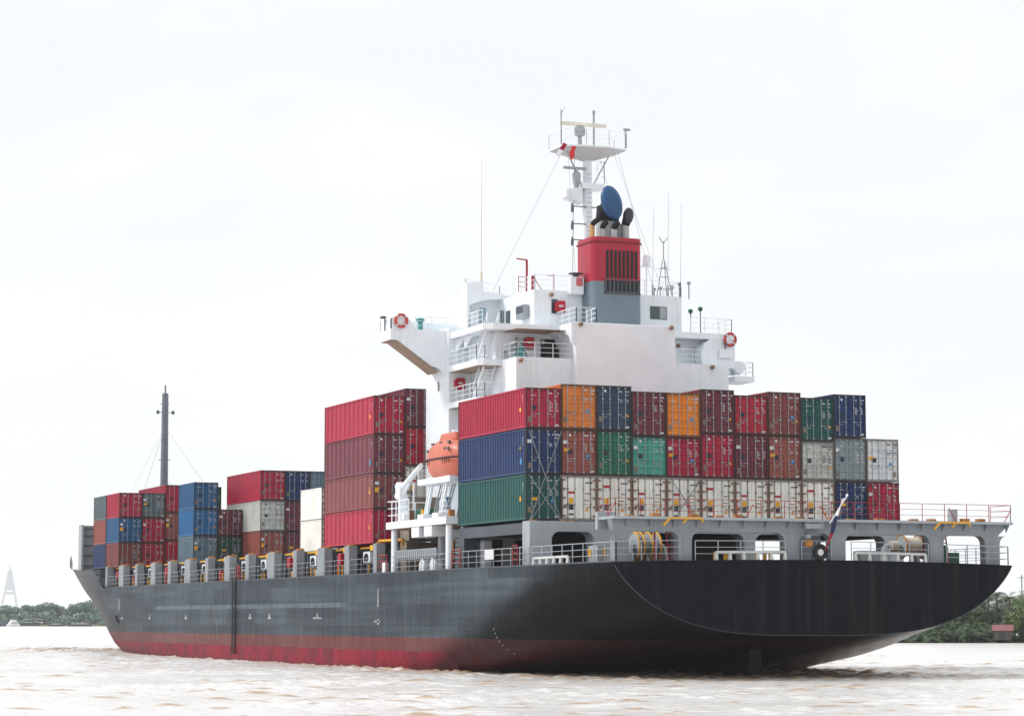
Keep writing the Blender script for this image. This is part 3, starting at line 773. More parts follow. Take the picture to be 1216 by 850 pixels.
# ------------------------------------------------ stern: container frame, mooring platform, rails, winches
def arch_frame(name, x0, x1, ys, ztop, zbot, zund, m, r=.55, ends=(True, True)):
    """transverse beam on pillars; openings between pillars have rounded upper corners. ys = [(port, starboard) of each pillar]"""
    mb = MB(); ys = sorted(ys, reverse=True)
    mb.box(x0, x1, ys[-1][1]-.0, ys[0][0]+.0, zund, ztop)
    for a, b in ys: mb.box(x0+.003, x1-.003, b, a, zbot, zund+.002)
    for (a, b), (c, d) in zip(ys[:-1], ys[1:]):
        for yy, s_ in ((b, -1), (c, 1)):
            pts = [(yy, zund+.001), (yy+s_*r, zund+.001)]
            arc = [(yy+s_*(r-r*math.sin(R(90*k/6))), zund-r+r*math.cos(R(90*k/6))) for k in range(7)]
            mb.prism([(yy, zund+.001)]+arc, 'x', x0+.002, x1-.002)
    return mb.build(name, m, ship)
# beam below the after end of the containers
arch_frame('container_frame', -.9, .35, [(13.7, 12.2), (9.3, 8.05), (3.3, 2.5), (-1.45, -2.25), (-5.4, -6.1), (-12.0, -13.4)], 9.78, 6.8, 9.12, LGREY)
arch_frame('container_frame', 11.3, 12.1, [(13.5, 12.5), (8.4, 7.4), (2.2, 1.2), (-4, -5), (-12.4, -13.4)], 9.78, 6.8, 9.12, DGREY)
for y in (13.3, 8.6, 2.9, -1.8, -5.7, -12.6):
    MB().box(.35, 11.3, y-.22, y+.22, 9.0, 9.7).build('girder', DGREY, ship)
for k in range(11):
    y = 13.6-2.482*k
    for dy in (-.28, -2.2): MB().box(-.86, -.5, y+dy-.14, y+dy+.14, 9.782, 9.86).build('lashing_seat', TAN, ship)
# dark house below the stern containers
mb = MB(); mb.box(3.2, 3.4, -3.6, 10.9, 6.85, 9.8); mb.box(3.2, 11.2, -3.6, -3.4, 6.85, 9.8)
mb.build('stern_bulkhead', VDARK, ship)
mb = MB(); mb.box(12.45, 12.65, -9, 13.2, 6.85, 10.3); fw_ = mb.build('aft_house_wall', WHITE, ship)
for y in (10.65, 8.95): MB().box(12.40, 12.45, y-.38, y+.38, 7.0, 9.0).build('door', mat('dark_red_door', (74, 34, 44), .5), fw_)
MB().box(10.9, 11.6, 11.6, 12.3, 6.85, 8.9).build('ventilator', WHITE, ship, bevel=.08)

# mooring platform over the stern
STP = [(13.62, 12.68), (9.5, 8.6), (2.45, 1.42), (-.7, -1.74), (-7.62, -8.62), (-11.6, -12.66)]
mb = MB(); mb.prism([(13.85, 9.42), (13.85, 9.58), (-13.35, 9.58), (-13.35, 9.42)], 'x', XT, -11.6); mb.build('platform_deck', LGREY, ship)
mb = MB(); mb.prism([(13.65, 8.72), (13.82, 9.41), (-13.3, 9.41), (-12.5, 8.72)], 'x', -13.75, -13.1); mb.build('platform_beam', GREY, ship)
for k in range(18):
    y = 12.9-k*1.53; mb = MB()
    mb.prism([(-13.755, 9.41), (XT+.05, 9.41), (-13.755, 8.95)], 'y', y-.04, y+.04)
    mb.build('platform_bracket', GREY, ship)
for a, b in STP:
    mb = MB(); r = .5; z1 = 8.72
    la = [(a+r-r*math.sin(R(90*k/5)), z1-r+r*math.cos(R(90*k/5))) for k in range(6)]
    ra = [(b-r+r*math.sin(R(90*k/5)), z1-r+r*math.cos(R(90*k/5))) for k in range(6)]
    mb.prism(la+[(a, 6.85), (b, 6.85)]+ra[::-1], 'x', -13.72, -13.12)
    mb.build('platform_pillar', GREY, ship)
mb = MB(); mb.rail([(13.6, 0, 0)], 1); mb = MB(); mb.rail([(XT+.1, 13.7, 9.58), (XT+.1, -13.25, 9.58), (-11.8, -13.25, 9.58)], 1.05, 1.55, .024)
for k in range(7):
    y = 13.7-k*4.5; mb.bar((XT+.1, y, 10.4), (XT+.1, y-.5 if k % 2 else y+.5, 9.58), .03)
mb.rail([(-11.8, 13.7, 9.58), (XT+.1, 13.7, 9.58)], 1.05, 1.2, .024)
mb.build('platform_rail', REDSTEEL, ship)
for k in range(14):
    y = 12.4-k*1.85+random.uniform(-.5, .5); MB().box(XT+.4, XT+.8, y-.25, y+.25, 9.582, 9.582+random.uniform(.08, .2)).build('lashing_gear', TAN, ship)
mb = MB(); mb.box(-13.6, -13.1, -9.75, -9.3, 9.585, 10.35); mb.build('platform_locker', LGREY, ship, bevel=.03)
mb = MB(); mb.box(-11.9, -11.6, 12.7, 13.9, 8.85, 9.9); mb.build('platform_end_plate', LGREY, ship)
# ladders to the platform
for y, s_ in ((9.35, 1), (-9.0, -1)):
    mb = MB()
    for dy in (-.42, .42): mb.bar((-13.0, y+dy, 6.95), (-12.5, y+dy, 9.6), .05)
    for k in range(9): q = (k+.5)/9; mb.bar((-13.0+.5*q, y-.42, 6.95+2.65*q), (-13.0+.5*q, y+.42, 6.95+2.65*q), .04)
    for dy in (-1.0,): mb.bar((-12.7, y+1.2, 6.95), (-12.7, y+1.2, 8.72), .06); mb.bar((-12.7, y+.42, 7.9), (-12.7, y+1.2, 7.9), .03); mb.bar((-12.7, y+.42, 7.3), (-12.7, y+1.2, 7.3), .03)
    mb.build('platform_ladder', REDSTEEL, ship)
    mb = MB(); mb.bar((XT-.02, y+.9, 9.5), (XT-.02, y-1.2, 9.5), .07); mb.bar((XT-.02, y+.9, 9.5), (XT-.15, y+1.4, 9.05), .07); mb.bar((XT-.02, y-.2, 9.5), (XT-.1, y+.1, 9.2), .06); mb.bar((XT-.02, y-1.2, 9.5), (XT-.02, y-1.2, 9.25), .06)
    mb.build('ladder_hood', YEL, ship)
# deck rails round the stern
mb = MB(); mb.rail([(-2, 14.0, 6.95), (XT+.3, 13.6, 6.95), (XT+.25, 12.0, 7.0)], 1.15, 1.5, .035); mb.rail([(XT+.25, 8.5, 7.05), (XT+.25, 2.5, 7.1)], 1.15, 1.5, .035)
mb.rail([(XT+.25, 1.4, 7.12), (XT+.25, -.6, 7.12)], 1.15, 1, .03); mb.rail([(XT+.25, -2.0, 7.1), (XT+.25, -7.4, 7.05)], 1.15, 1.5, .03); mb.rail([(XT+.25, -8.7, 7.0), (XT+.25, -13.1, 6.92), (-6, -13.5, 6.92)], 1.15, 1.3, .035)
mb.rail([(XT+.25, 12.6, 7.0), (XT+.25, 9.5, 7.05)], 1.15, 1.5, .03)
mb.build('stern_rail', LGREY, ship)
mb = MB(); mb.rail([(12.2, 14.0, 6.95), (-1.6, 14.05, 6.95)], 1.15, 1.5, .034); mb.build('deck_rail', LGREY, ship)
mb = MB(); mb.rail([(12.0, 14.1, 6.95), (10.4, 14.1, 6.95)], 1.3, 1.5, .045); mb.rail([(1.0, 14.1, 6.95), (.2, 14.1, 6.95)], 1.3, .8, .045); mb.build('gate_rail', REDSTEEL, ship)
MB().box(4.2, 5.8, 14.12, 14.16, 7.45, 8.1).build('notice_board', WMARK, ship)
# roller fairleads: pale frames standing on the deck edge
def fairlead(name, p0, p1, h=.48):
    a, b = Vector(p0), Vector(p1); n = 5; mb = MB(); d = (b-a)
    mb.bar(a+Vector((0, 0, h)), b+Vector((0, 0, h)), .085, 6)
    for k in range(n+1):
        p = a.lerp(b, k/n); mb.bar(p, p+Vector((0, 0, h)), .14, 8, .08)
    return mb.build(name, mat('fairlead_paint', (196, 198, 196), .5, var=.1, streak=.45, scol=(130, 100, 80)), ship)
fairlead('fairlead', (XT+.12, 7.2, 7.05), (XT+.12, 2.6, 7.1)); fairlead('fairlead', (XT+.12, -2.2, 7.1), (XT+.12, -7.1, 7.05)); fairlead('fairlead', (-2.6, 14.12, 6.93), (-7.8, 14.05, 6.93), .42)
MB().box(-10.5, -9.2, 12.7, 13.3, 6.95, 7.95).build('deck_locker', LGREY, ship, bevel=.04)
mb = MB(); mb.box(-10.55, -10.5, 12.72, 12.95, 7.3, 7.8); mb.box(-9.6, -9.2, 13.3, 13.33, 7.3, 7.8); mb.build('locker_panel', YEL, ship)
for y in (6.4, 5.7, 4.5, 3.6, 3.1, 2.7):
    MB().bar((-12.4, y, 6.95), (-12.4, y, 7.62), .13, 10).build('bollard', YEL, ship, angle=40)
def winch(name, c, drums, flange, drumcol, fr, L0, L1):
    """mooring winch: drums and flanges on a transverse shaft"""
    mb = MB(); mb.rev([(.16, L0), (.16, L1)], c, 'y', 12); b = mb.build(name, LGREY, ship)
    for a, d, r in drums: MB().rev([(r, a), (r, d)], c, 'y', 24).build('rope_drum', drumcol, b, angle=40)
    for y in flange:
        fl = MB().rev([(fr-.04, y-.025), (fr-.04, y+.025)], c, 'y', 28).build('flange', LGREY, b, angle=40)
        m2 = MB(); rg_ = [(c[0]+fr*math.cos(R(15*k)), c[1]+y, c[2]+fr*math.sin(R(15*k))) for k in range(25)]; m2.path(rg_, .055, 6); m2.build('flange_rim', YEL if drumcol is not ROPE else TAN, fl)
    for y in (L0, (L0+L1)/2, L1): MB().prism([(c[0]-.7, 6.9), (c[0]+.7, 6.9), (c[0]+.2, c[2]), (c[0]-.2, c[2])], 'y', c[1]+y-.1, c[1]+y+.1).build('bearing_stand', LGREY, b)
winch('mooring_winch', (-9.2, 9.6, 7.95), [(-.72, -.22, .6), (-.12, .3, .62), (.4, .62, .45)], (-.75, -.17, .36, .7), GALV, .86, -1.3, 1.3)
winch('mooring_winch', (-9.2, -8.9, 8.15), [(-1.9, -1.0, .62), (-.55, .55, .6), (.9, 1.4, .35)], (-.95, -.58, .6), ROPE, .74, -2.5, 1.8)
mb = MB(); mb.rev([(.5, -.1), (.62, 0), (.5, .1)], (-9.2, 10.7, 7.9), 'y', 20); mb.box(-9.8, -8.6, 10.55, 11.2, 6.9, 7.6); mb.build('winch_gearbox', LGREY, ship, bevel=.04)
mb = MB(); mb.box(-9.8, -8.6, -12.2, -11.3, 6.9, 7.8); mb.rev([(.3, -.3), (.34, 0), (.3, .3)], (-9.2, -11.0, 8.1), 'y', 14); mb.build('winch_motor', GREENM, ship, bevel=.05)
mb = MB(); mb.rev([(.28, 0), (.32, .15), (.12, .25), (.12, .5), (.3, .62), (.3, .72)], (-12.6, -8.0, 6.95), 'z', 14); mb.build('capstan', LGREY, ship, angle=40)
mb = MB(); mb.rev([(.25, 0), (.1, .2), (.1, .75), (.22, .9), (.22, 1.1), (.05, 1.2)], (-12.9, -9.2, 6.95), 'z', 12); mb.build('stern_light_post', GREENM, ship, angle=40)
# lamps under the platform
mb = MB(); mb.rev([(.12, -.12), (.22, .0), (.22, .15), (.1, .3)], (-13.95, .95, 8.55), 'x', 14); mb.bar((-13.8, .95, 8.7), (-13.6, .95, 9.4), .04); mb.build('floodlight', GALV, ship, angle=40)
mb = MB(); mb.rev([(.14, -.15), (.26, .0), (.26, .2), (.1, .32)], (-13.95, .85, 8.1), 'x', 14); mb.bar((-13.8, .85, 8.1), (-13.6, .85, 9.4), .05); mb.build('floodlight', TAN, ship, angle=40)
mb = MB(); mb.box(XT-.05, XT+.3, .05, 1.25, 9.0, 9.3); mb.rail([(XT-.04, 1.25, 9.0), (XT-.04, .05, 9.0)], .4, .3, .03); mb.build('life_raft_cradle', GALV, ship)
mb = MB(); mb.box(-6.2, -4.4, -4.2, -3.5, 6.9, 8.9); mb.build('store_locker', DGREY, ship, bevel=.05)
mb = MB(); mb.box(-13.0, -12.0, -4.6, -3.2, 7.0, 7.75); mb.build('rope_bin', LGREY, ship, bevel=.04)

# lashing rods crossed over the outer stacks
def lash(y, z0, z1, x=-.14, w=2.35, k_=0):
    for a, b in (((x-.02, y-.1, z0), (x-.02, y-w, z1)), ((x-.05, y-w, z0), (x-.05, y-.1, z1))):
        MB().bar(a, b, .024, 5).build('lashing_rod', DGREY if k_ else GALV, ship)
for k, zt in ((0, 12.7), (0, 15.55), (4, 12.7), (9, 12.7), (10, 12.7)): lash(13.55-2.482*k, 9.7, zt, k_=k)

# ================================================================== superstructure (parts of the ship)
DK = 6.85
def plate_poly(name, poly, ax, a, b, m, parent=None, bevel=0): return MB().prism(poly, ax, a, b).build(name, m, parent or ship, bevel=bevel)
# house: forward block to the ship's side decks, narrower core aft
acc = MB().box(23.72, 28.6, -10.0, 10.0, DK, 24.88).build('accommodation_block', WHITE, ship)
core = MB().box(15.0, 23.72, -8.45, 8.2, DK, 21.95).build('accommodation_core', WHITE, ship)
up = MB().box(18.0, 23.72, -8.0, 8.6, 21.95, 24.0).build('upper_house', WHITE, ship)
# side decks
for z0, z1 in ((21.55, 22.0), (18.88, 19.3)):
    mb = MB(); mb.prism([(17.7, 8.2), (17.7, 9.6), (18.1, 10.0), (23.72, 10.0), (23.72, 8.2)], 'z', z0, z1); mb.build('side_deck', WHITE2, ship)
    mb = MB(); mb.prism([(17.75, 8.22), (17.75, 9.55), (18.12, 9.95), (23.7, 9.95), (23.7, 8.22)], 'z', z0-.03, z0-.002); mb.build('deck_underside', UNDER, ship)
    mb = MB(); mb.rail([(23.6, 9.95, z1), (18.2, 9.95, z1), (17.75, 9.5, z1), (17.75, 8.3, z1)], 1.05, 1.2, .03); mb.build('side_deck_rail', WHITE2, ship)
    mb = MB(); mb.prism([(17.7, -8.45), (17.7, -10.0), (23.72, -10.0), (23.72, -8.45)], 'z', z0, z1); mb.build('side_deck', WHITE2, ship)
# small parapet and rail on top of the core block
mb = MB(); mb.rail([(17.6, 8.15, 21.95), (15.05, 8.15, 21.95), (15.05, 4.0, 21.95)], 1.05, 1.45, .03); mb.build('block_rail', WHITE2, ship)
mb = MB(); mb.rail([(15.05, -4.3, 21.95), (15.05, -6.9, 21.95)], 1.05, 1.4, .03); mb.build('block_rail', WHITE2, ship)
# engine casing
mb = MB(); mb.prism([(3.92, 24.52), (-3.84, 24.52), (-4.25, DK), (3.92, DK)], 'x', 14.3, 19.6); cas = mb.build('engine_casing', WHITE2, ship, bevel=.06)
MB().box(14.28, 14.3, .3, .38, 22.4, 23.0).build('casing_rust_stain', RUST, cas) if False else None
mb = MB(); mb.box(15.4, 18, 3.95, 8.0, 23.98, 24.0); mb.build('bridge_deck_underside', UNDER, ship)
# bridge deck with rounded end, running into the casing deck
mb = MB(); mb.prism([(16.6, 3.94), (16.6, 9.3), (17.1, 9.9), (23.7, 9.9), (23.7, -9.7), (18.0, -9.7), (18.0, -3.9), (19.7, -3.9), (19.7, 3.94)], 'z', 24.02, 24.46); mb.build('bridge_deck', WHITE2, ship)
mb = MB(); mb.prism([(3.95, 24.02), (3.95, 23.2)]+[(3.95+1.0-1.0*math.cos(R(90*k/6)) , 23.2+.82*math.sin(R(90*k/6))) for k in range(7)], 'x', 16.65, 18.0); mb.build('deck_bracket', WHITE2, ship)
mb = MB(); mb.prism([(16.6, 24.02), (14.9, 23.6), (14.35, 22.9), (14.35, 24.46), (16.6, 24.46)], 'y', 3.93, 4.25); mb.build('casing_gusset', WHITE2, ship)
mb = MB(); mb.box(17.9, 17.99, 3.95, 5.1, 22.0, 23.6); mb.box(17.3, 17.9, 4.0, 4.9, 22.0, 22.9); mb.build('doorway_dark_panel', VDARK, ship)  # solid black panel: the dark of the opening painted as colour
mb = MB(); mb.prism([(23.72, 24.0), (23.72, 23.0), (22.2, 24.0)], 'y', 9.3, 9.5); mb.prism([(21.9, 24.0), (21.9, 23.2), (20.6, 24.0)], 'y', 9.3, 9.5); mb.build('deck_bracket', WHITE, ship)
mb = MB(); mb.rail([(23.6, 9.85, 24.46), (17.3, 9.85, 24.46)], 1.0, 1.1, .028); mb.build('bridge_deck_rail', WHITE2, ship)
mb = MB(); mb.rail([(14.4, 3.85, 24.52), (14.4, 2.3, 24.52), (16.3, 2.2, 24.52)], 1.05, 1.0, .035); mb.rail([(19.4, 3.9, 24.52), (14.4, 3.85, 24.52)], 1.05, 1.3, .035); mb.build('casing_rail', WHITE2, ship)
# wheelhouse: aft chart room and wider forward part
wh = MB().box(18.0, 25.0, -6.15, 5.6, 24.46, 27.2).build('wheelhouse', WHITE, ship)
fwh = MB().box(25.0, 28.4, -8.4, 8.3, 24.88, 27.6).build('wheelhouse_front', WHITE, ship)
# curved wind cover over the wing door
mb = MB(); arc = [(6.6-1.2*0, 27.0)]
mb.prism([(8.3, 24.9), (8.42, 24.9), (8.42, 28.35), (7.2, 28.45), (7.1, 27.75), (5.5, 27.6), (5.5, 27.25)]+[(8.3-.1-2.6*(1-k/6), 27.2+.0-.55*(k/6)**2.2) for k in range(7)], 'x', 24.2, 25.0); mb.build('wing_cover', WHITE2, ship)
MB().box(24.17, 24.2, 7.55, 8.15, 25.2, 26.15).build('wing_window', mat('sky_toned_pane', (206, 214, 220), .15, spec=.6), ship)  # opaque pale pane: sky seen through the window painted as its colour
MB().box(24.95, 24.99, 6.6, 7.1, 24.95, 26.6).build('wing_door', mat('pale_blue_door', (150, 176, 184), .4), fwh)
for x0, x1, z0, z1 in ((22.6, 23.4, 25.2, 26.2), (24.2, 24.5, 25.0, 26.4), (23.85, 24.05, 25.1, 26.3)): MB().box(x0, x1, 5.6, 5.63, z0, z1).build('window', GLASS, wh)
MB().box(18.9, 20.3, 5.6, 6.1, 25.2, 26.2).build('air_conditioner', GALV, wh, bevel=.05)
MB().box(18.95, 20.25, 6.1, 6.12, 25.6, 26.1).build('grille', DGREY, wh)
for y0, z0 in ((4.2, 25.5),): MB().box(17.97, 18.0, y0-.42, y0+.05, z0, z0+1.05).build('window', GLASS, wh)
MB().box(17.96, 18.0, -4.95, -3.6, 25.45, 26.4).build('window', GLASS, wh); MB().box(17.94, 17.97, -4.9, -4.35, 25.5, 26.35).build('window_blind', LGREY, wh)
mb = MB(); mb.rail([(18.1, -6.1, 27.2), (18.1, 5.5, 27.2), (25, 5.5, 27.2), (25, 8.2, 27.6), (28.3, 8.2, 27.6)], 1.1, 1.4, .026); mb.rail([(28.3, -8.3, 27.6), (25, -8.3, 27.6), (25, -6.1, 27.2), (18.1, -6.1, 27.2)], 1.1, 1.4, .026); mb.build('monkey_island_rail', WHITE2, ship)
mb = MB(); mb.box(17.3, 18, 1.95, 3.05, 26.9, 28.2); mb.build('vent_trunk', WHITE, ship, bevel=.1)
MB().box(17.28, 17.3, 2.1, 2.6, 27.5, 28.1).build('vent_flap', mat('faded_red', (205, 110, 120), .5), ship)
mb = MB(); mb.rev([(.2, 0), (.2, .15), (.55, .2), (.55, .26), (.1, .3)], (17.6, 2.5, 28.2), 'z', 14); mb.build('vent_cap', DGREY, ship)
# red signal post and davit on the monkey island
mb = MB(); mb.bar((20, 5.35, 27.2), (20, 5.35, 29.6), .09); mb.bar((20, 5.35, 29.6), (20.6, 5.9, 29.75), .07); mb.bar((20, 4.9, 27.2), (20, 4.9, 28.5), .10); mb.bar((20, 4.9, 28.5), (19.7, 4.3, 27.4), .04); mb.bar((19.6, 3.4, 27.2), (19.6, 3.4, 28.6), .06); mb.bar((19.6, 3.4, 28.5), (19.6, 3.9, 28.5), .05); mb.rail([(20, 6.0, 27.25), (20, 5.35, 27.25)], 1.1, .6, .03)
mb.build('signal_davit', REDSTEEL, ship)
# hose boxes
for c, nm in (((17.9, 6.1, 23.25), 0), ((23.7, 9.2, 20.72), 0), ((17.95, 3.65, 26.0), 0)):
    mb = MB(); x, y, z = c
    mb.prism([(y-.36, z-.42), (y-.36, z+.42), (y+.12, z+.42)]+[(y+.12+.30*math.sin(R(90*k/4)), z+.12+.30*math.cos(R(90*k/4))) for k in range(5)]+[(y+.42, z-.25), (y+.2, z-.42)], 'x', x-.32, x-.01)
    o = mb.build('hose_box', RED, ship, bevel=.03)
    MB().box(x-.33, x-.322, y-.18, y+.16, z-.03, z+.1).build('hose_box_sign', WMARK, o)
# stairs between the decks
def stair(p0, p1, w):
    a, b = Vector(p0), Vector(p1); mb = MB()
    for dy in (0, w):
        mb.bar(a+Vector((0, dy, 0)), b+Vector((0, dy, 0)), .09); mb.bar(a+Vector((0, dy, .95)), b+Vector((0, dy, .95)), .035)
        for q in (.05, .5, .95): p = a.lerp(b, q)+Vector((0, dy, 0)); mb.bar(p, p+Vector((0, 0, .95)), .03)
    for k in range(11):
        p = a.lerp(b, (k+.5)/11); mb.box(p.x-.13, p.x+.13, p.y+.02, p.y+w-.02, p.z-.03, p.z+.03)
    mb.build('stair', WHITE2, ship)
stair((19.9, 8.45, 22.0), (17.7, 8.45, 24.4), .85); stair((20.6, 8.45, 19.3), (18.1, 8.45, 21.9), .85)
for x, y, z in ((17.95, 7.9, 22.3), (17.95, 7.0, 23.3), (17.95, 7.4, 22.7), (17.95, 5.0, 23.2)): MB().box(x-.2, x-.01, y-.1, y+.1, z, z+.35).build('wall_box', LGREY, ship)
mb = MB(); mb.box(16.6, 16.9, 7.0, 7.3, 21.96, 22.9); mb.bar((16.7, 6.6, 21.96), (17.4, 6.9, 23.3), .05); mb.bar((16.7, 7.6, 21.96), (17.4, 7.3, 23.3), .05); mb.build('deck_equipment', TEALBOX, ship)
for x, y, z in ((14.9, 7.9, 21.7), (14.2, 3.6, 24.35), (14.2, -3.5, 24.4), (14.9, -7.1, 21.75), (17.5, -5.6, 23.5), (17.5, -5.1, 23.3), (17.9, 4.3, 26.85)): MB().rev([(.08, .12), (.16, 0), (.16, -.12), (.05, -.25)], (x, y, z), 'x', 10).build('floodlight', mat('rusty_lamp', (150, 118, 96), .6, var=.3), ship)

# bridge wings
def wing(sd):
    f = lambda y: y*sd
    prof = [(9.9, 24.68), (13.8, 24.68), (14.32, 24.68), (14.32, 23.86), (13.8, 23.84), (11.1, 22.0)]+[(10.0+1.1*(1-math.sin(R(90*k/6)))*1.0, 22.0-1.1*(1-math.cos(R(90*k/6)))) for k in range(1, 7)]
    w = MB().prism([(f(a), b) for a, b in prof], 'x', 24.3, 26.6).build('bridge_wing', WHITE, ship)
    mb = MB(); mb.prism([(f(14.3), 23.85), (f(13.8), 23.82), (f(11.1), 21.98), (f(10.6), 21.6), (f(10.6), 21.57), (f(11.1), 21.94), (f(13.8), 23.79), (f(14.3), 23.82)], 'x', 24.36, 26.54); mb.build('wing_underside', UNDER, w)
    mb = MB(); mb.box(26.5, 26.6, f(8.3), f(14.32), 24.68, 25.45); mb.box(24.3, 26.6, f(14.24), f(14.32), 24.68, 25.42)
    mb.prism([(f(14.32), 24.68), (f(14.32), 25.4), (f(14.0), 25.55), (f(13.0), 25.55), (f(12.5), 24.9), (f(12.4), 24.68)], 'x', 24.3, 24.38); mb.build('wing_bulwark', WHITE, w)
    mb = MB(); mb.rail([(24.34, f(12.4), 24.68), (24.34, f(8.6), 24.68)], .95, 1.25, .026); mb.build('wing_rail', WHITE2, w)
    mb = MB(); mb.box(25.2, 25.5, f(11.5), f(11.8), 24.68, 25.3); mb.rev([(.08, 0), (.32, .1), (.32, .3), (.1, .35)], (25.35, f(11.65), 25.3), 'z', 12); mb.build('gyro_repeater', TEALBOX, w)
    mb = MB(); mb.bar((25.4, f(14.4), 24.6), (25.4, f(14.4), 25.6), .05); mb.box(25.2, 25.6, f(14.35), f(14.7), 25.5, 25.65); mb.build('side_light', DGREY, w)
    return w
wing(1)
# starboard side after part: sheltered deck, wing deck and locker tower
mb = MB(); mb.prism([(-3.95, 24.02), (-3.95, 24.44), (-9.7, 24.44), (-9.75, 24.0)], 'x', 16.7, 18.0); mb.build('bridge_deck', WHITE2, ship)
mb = MB(); mb.rail([(16.8, -6.3, 24.46), (16.8, -9.65, 24.46), (23, -9.65, 24.46)], 1.1, 1.1, .028); mb.build('bridge_deck_rail', WHITE2, ship)
mb = MB(); mb.prism([(-7.2, 21.9), (-7.0, 22.3), (-6.95, 23.0), (-7.2, 23.6), (-7.8, 24.02), (-9.7, 24.02), (-9.7, 21.9)], 'x', 16.4, 17.6); mb.build('wing_locker', WHITE, ship)
mb = MB(); mb.box(16.2, 16.39, -9.3, -8.35, 22.6, 23.2); mb.build('wing_locker_box', WHITE2, ship, bevel=.04)
mb = MB(); mb.box(16.1, 16.19, -8.95, -8.6, 23.62, 23.68); mb.box(16.1, 16.19, -8.82, -8.74, 23.3, 23.62); mb.build('lifting_handle', DMARK, ship)
mb = MB(); mb.box(17.0, 19.5, -10.0, -11.6, 21.0, 21.4); mb.rail([(17.05, -10.1, 21.4), (17.05, -11.5, 21.4), (19.4, -11.5, 21.4)], 1.05, 1.2, .03); mb.build('raft_platform', WHITE2, ship)
mb = MB(); mb.rev([(.45, -.8), (.5, -.6), (.5, .6), (.45, .8)], (18.2, -10.6, 22.1), 'x', 14); mb.build('life_raft_canister', WHITE2, ship, angle=50)
mb = MB()
for y, z in ((-6.4, 25.9), (-7.2, 26.1)): mb.bar((17.0, y, 24.46), (17.0, y, z), .04); mb.rev([(.05, 0), (.17, .1), (.17, .28), (.05, .36)], (17.0, y, z-.05), 'z', 10)
mb.build('deck_lamp', GREENM, ship)
# port window in the house side
MB().box(25.7, 26.0, 10.0, 10.02, 20.35, 21.15).build('porthole', GLASS, acc)

# funnel
def rrect(x0, x1, y0, y1, r, n=5):
    return [(x1-r+r*math.cos(R(a)), y1-r+r*math.sin(R(a))) for a in np.linspace(0, 90, n+1)]+[(x0+r+r*math.cos(R(a)), y1-r+r*math.sin(R(a))) for a in np.linspace(90, 180, n+1)]+[(x0+r+r*math.cos(R(a)), y0+r+r*math.sin(R(a))) for a in np.linspace(180, 270, n+1)]+[(x1-r+r*math.cos(R(a)), y0+r+r*math.sin(R(a))) for a in np.linspace(270, 360, n+1)]
fun = MB().prism(rrect(16.0, 19.2, -2.1, 1.84, .55), 'z', 24.5, 27.78).build('funnel', FGREY, ship, angle=35)
MB().prism(rrect(15.99, 19.21, -2.11, 1.85, .56), 'z', 27.78, 31.0).build('funnel_top', CRIMS, fun, angle=35)
mb = MB(); mb.prism(rrect(15.9, 19.3, -2.2, 1.94, .6), 'z', 30.62, 30.7); mb.build('rain_rim', mat('funnel_rim', (128, 30, 48), .5), fun)
mb = MB()
for k in range(8):
    y = .72-k*.325; mb.box(15.93, 15.98, y-.07-.02, y+.09+.0, 28.05, 30.05)
mb.build('louvre', mat('louvre_black', (24, 30, 30), .5), fun)
mb = MB()
for k in range(8):
    y = .66-k*.32; mb.box(15.90, 15.97, y-.08, y+.1, 27.05, 27.82)
mb.build('lower_louvre', mat('louvre_dark', (30, 30, 34), .6), fun)
mb = MB(); mb.box(15.93, 15.985, -1.85, .95, 26.88, 27.0); mb.box(15.93, 15.985, -1.85, -1.74, 26.9, 27.9); mb.box(15.93, 15.985, .82, .95, 26.9, 27.9); mb.box(15.93, 15.985, -1.85, .95, 27.86, 27.95); mb.build('louvre_frame', DGREY, fun)
# exhaust pipes
def exhaust(x, y, r, h, m, lean=.0, cap=True):
    o = MB().rev([(r, 30.9), (r, 31.0+h)], (x, y, 0), 'z', 14).build('exhaust_pipe', m, fun, angle=40)
    a = Vector((x, y, 31.0+h-.05))
    mb = MB(); pts = [a, a+Vector((-.12, lean*.4, r*1.1)), a+Vector((-.42, lean, r*1.9))]; mb.path(pts, r*1.06, 12); mb.build('pipe_tip', SOOT, o, angle=60)
exhaust(16.9, 1.5, .19, 1.0, TANPIPE, -.3); exhaust(16.55, .85, .2, .75, PIPE, -.12); exhaust(16.5, -.05, .22, .75, PIPE, -.1)
o = MB().rev([(.82, 30.9), (.82, 32.6)], (17.6, .0, 0), 'z', 24).build('main_exhaust', PIPE, fun, angle=40)
mb = MB(); mb.bar((17.6, 0, 32.55), (17.25, 0.0, 33.3), .84, 24, .9); mb.build('exhaust_cowl', SOOT, o, angle=40)
bm = bmesh.new(); bmesh.ops.create_uvsphere(bm, u_segments=28, v_segments=14, radius=1.0); me = bpy.data.meshes.new('cowl_cap'); bm.to_mesh(me); bm.free(); me.materials.append(BLUECAP); me.polygons.foreach_set('use_smooth', [True]*len(me.polygons))
cc = bpy.data.objects.new('cowl_cap', me); COL.objects.link(cc); cc.scale = (.42, .82, 1.34); cc.rotation_euler = (R(-7), R(14), 0); cc.location = (16.75, .02, 33.65); cc.parent = o
mb = MB(); mb.bar((17.35, .6, 32.5), (16.95, .5, 33.6), .40, 16, .26); mb.build('cowl_flank', SOOT, o, angle=40)
o2 = MB().rev([(.27, 30.9), (.27, 32.4)], (16.9, -1.15, 0), 'z', 14).build('exhaust_pipe', PIPE, fun, angle=40)
mb = MB(); mb.rev([(.38, 30.9), (.38, 32.2)], (17.5, -.95, 0), 'z', 14); mb.build('exhaust_pipe', PIPE, fun, angle=40)
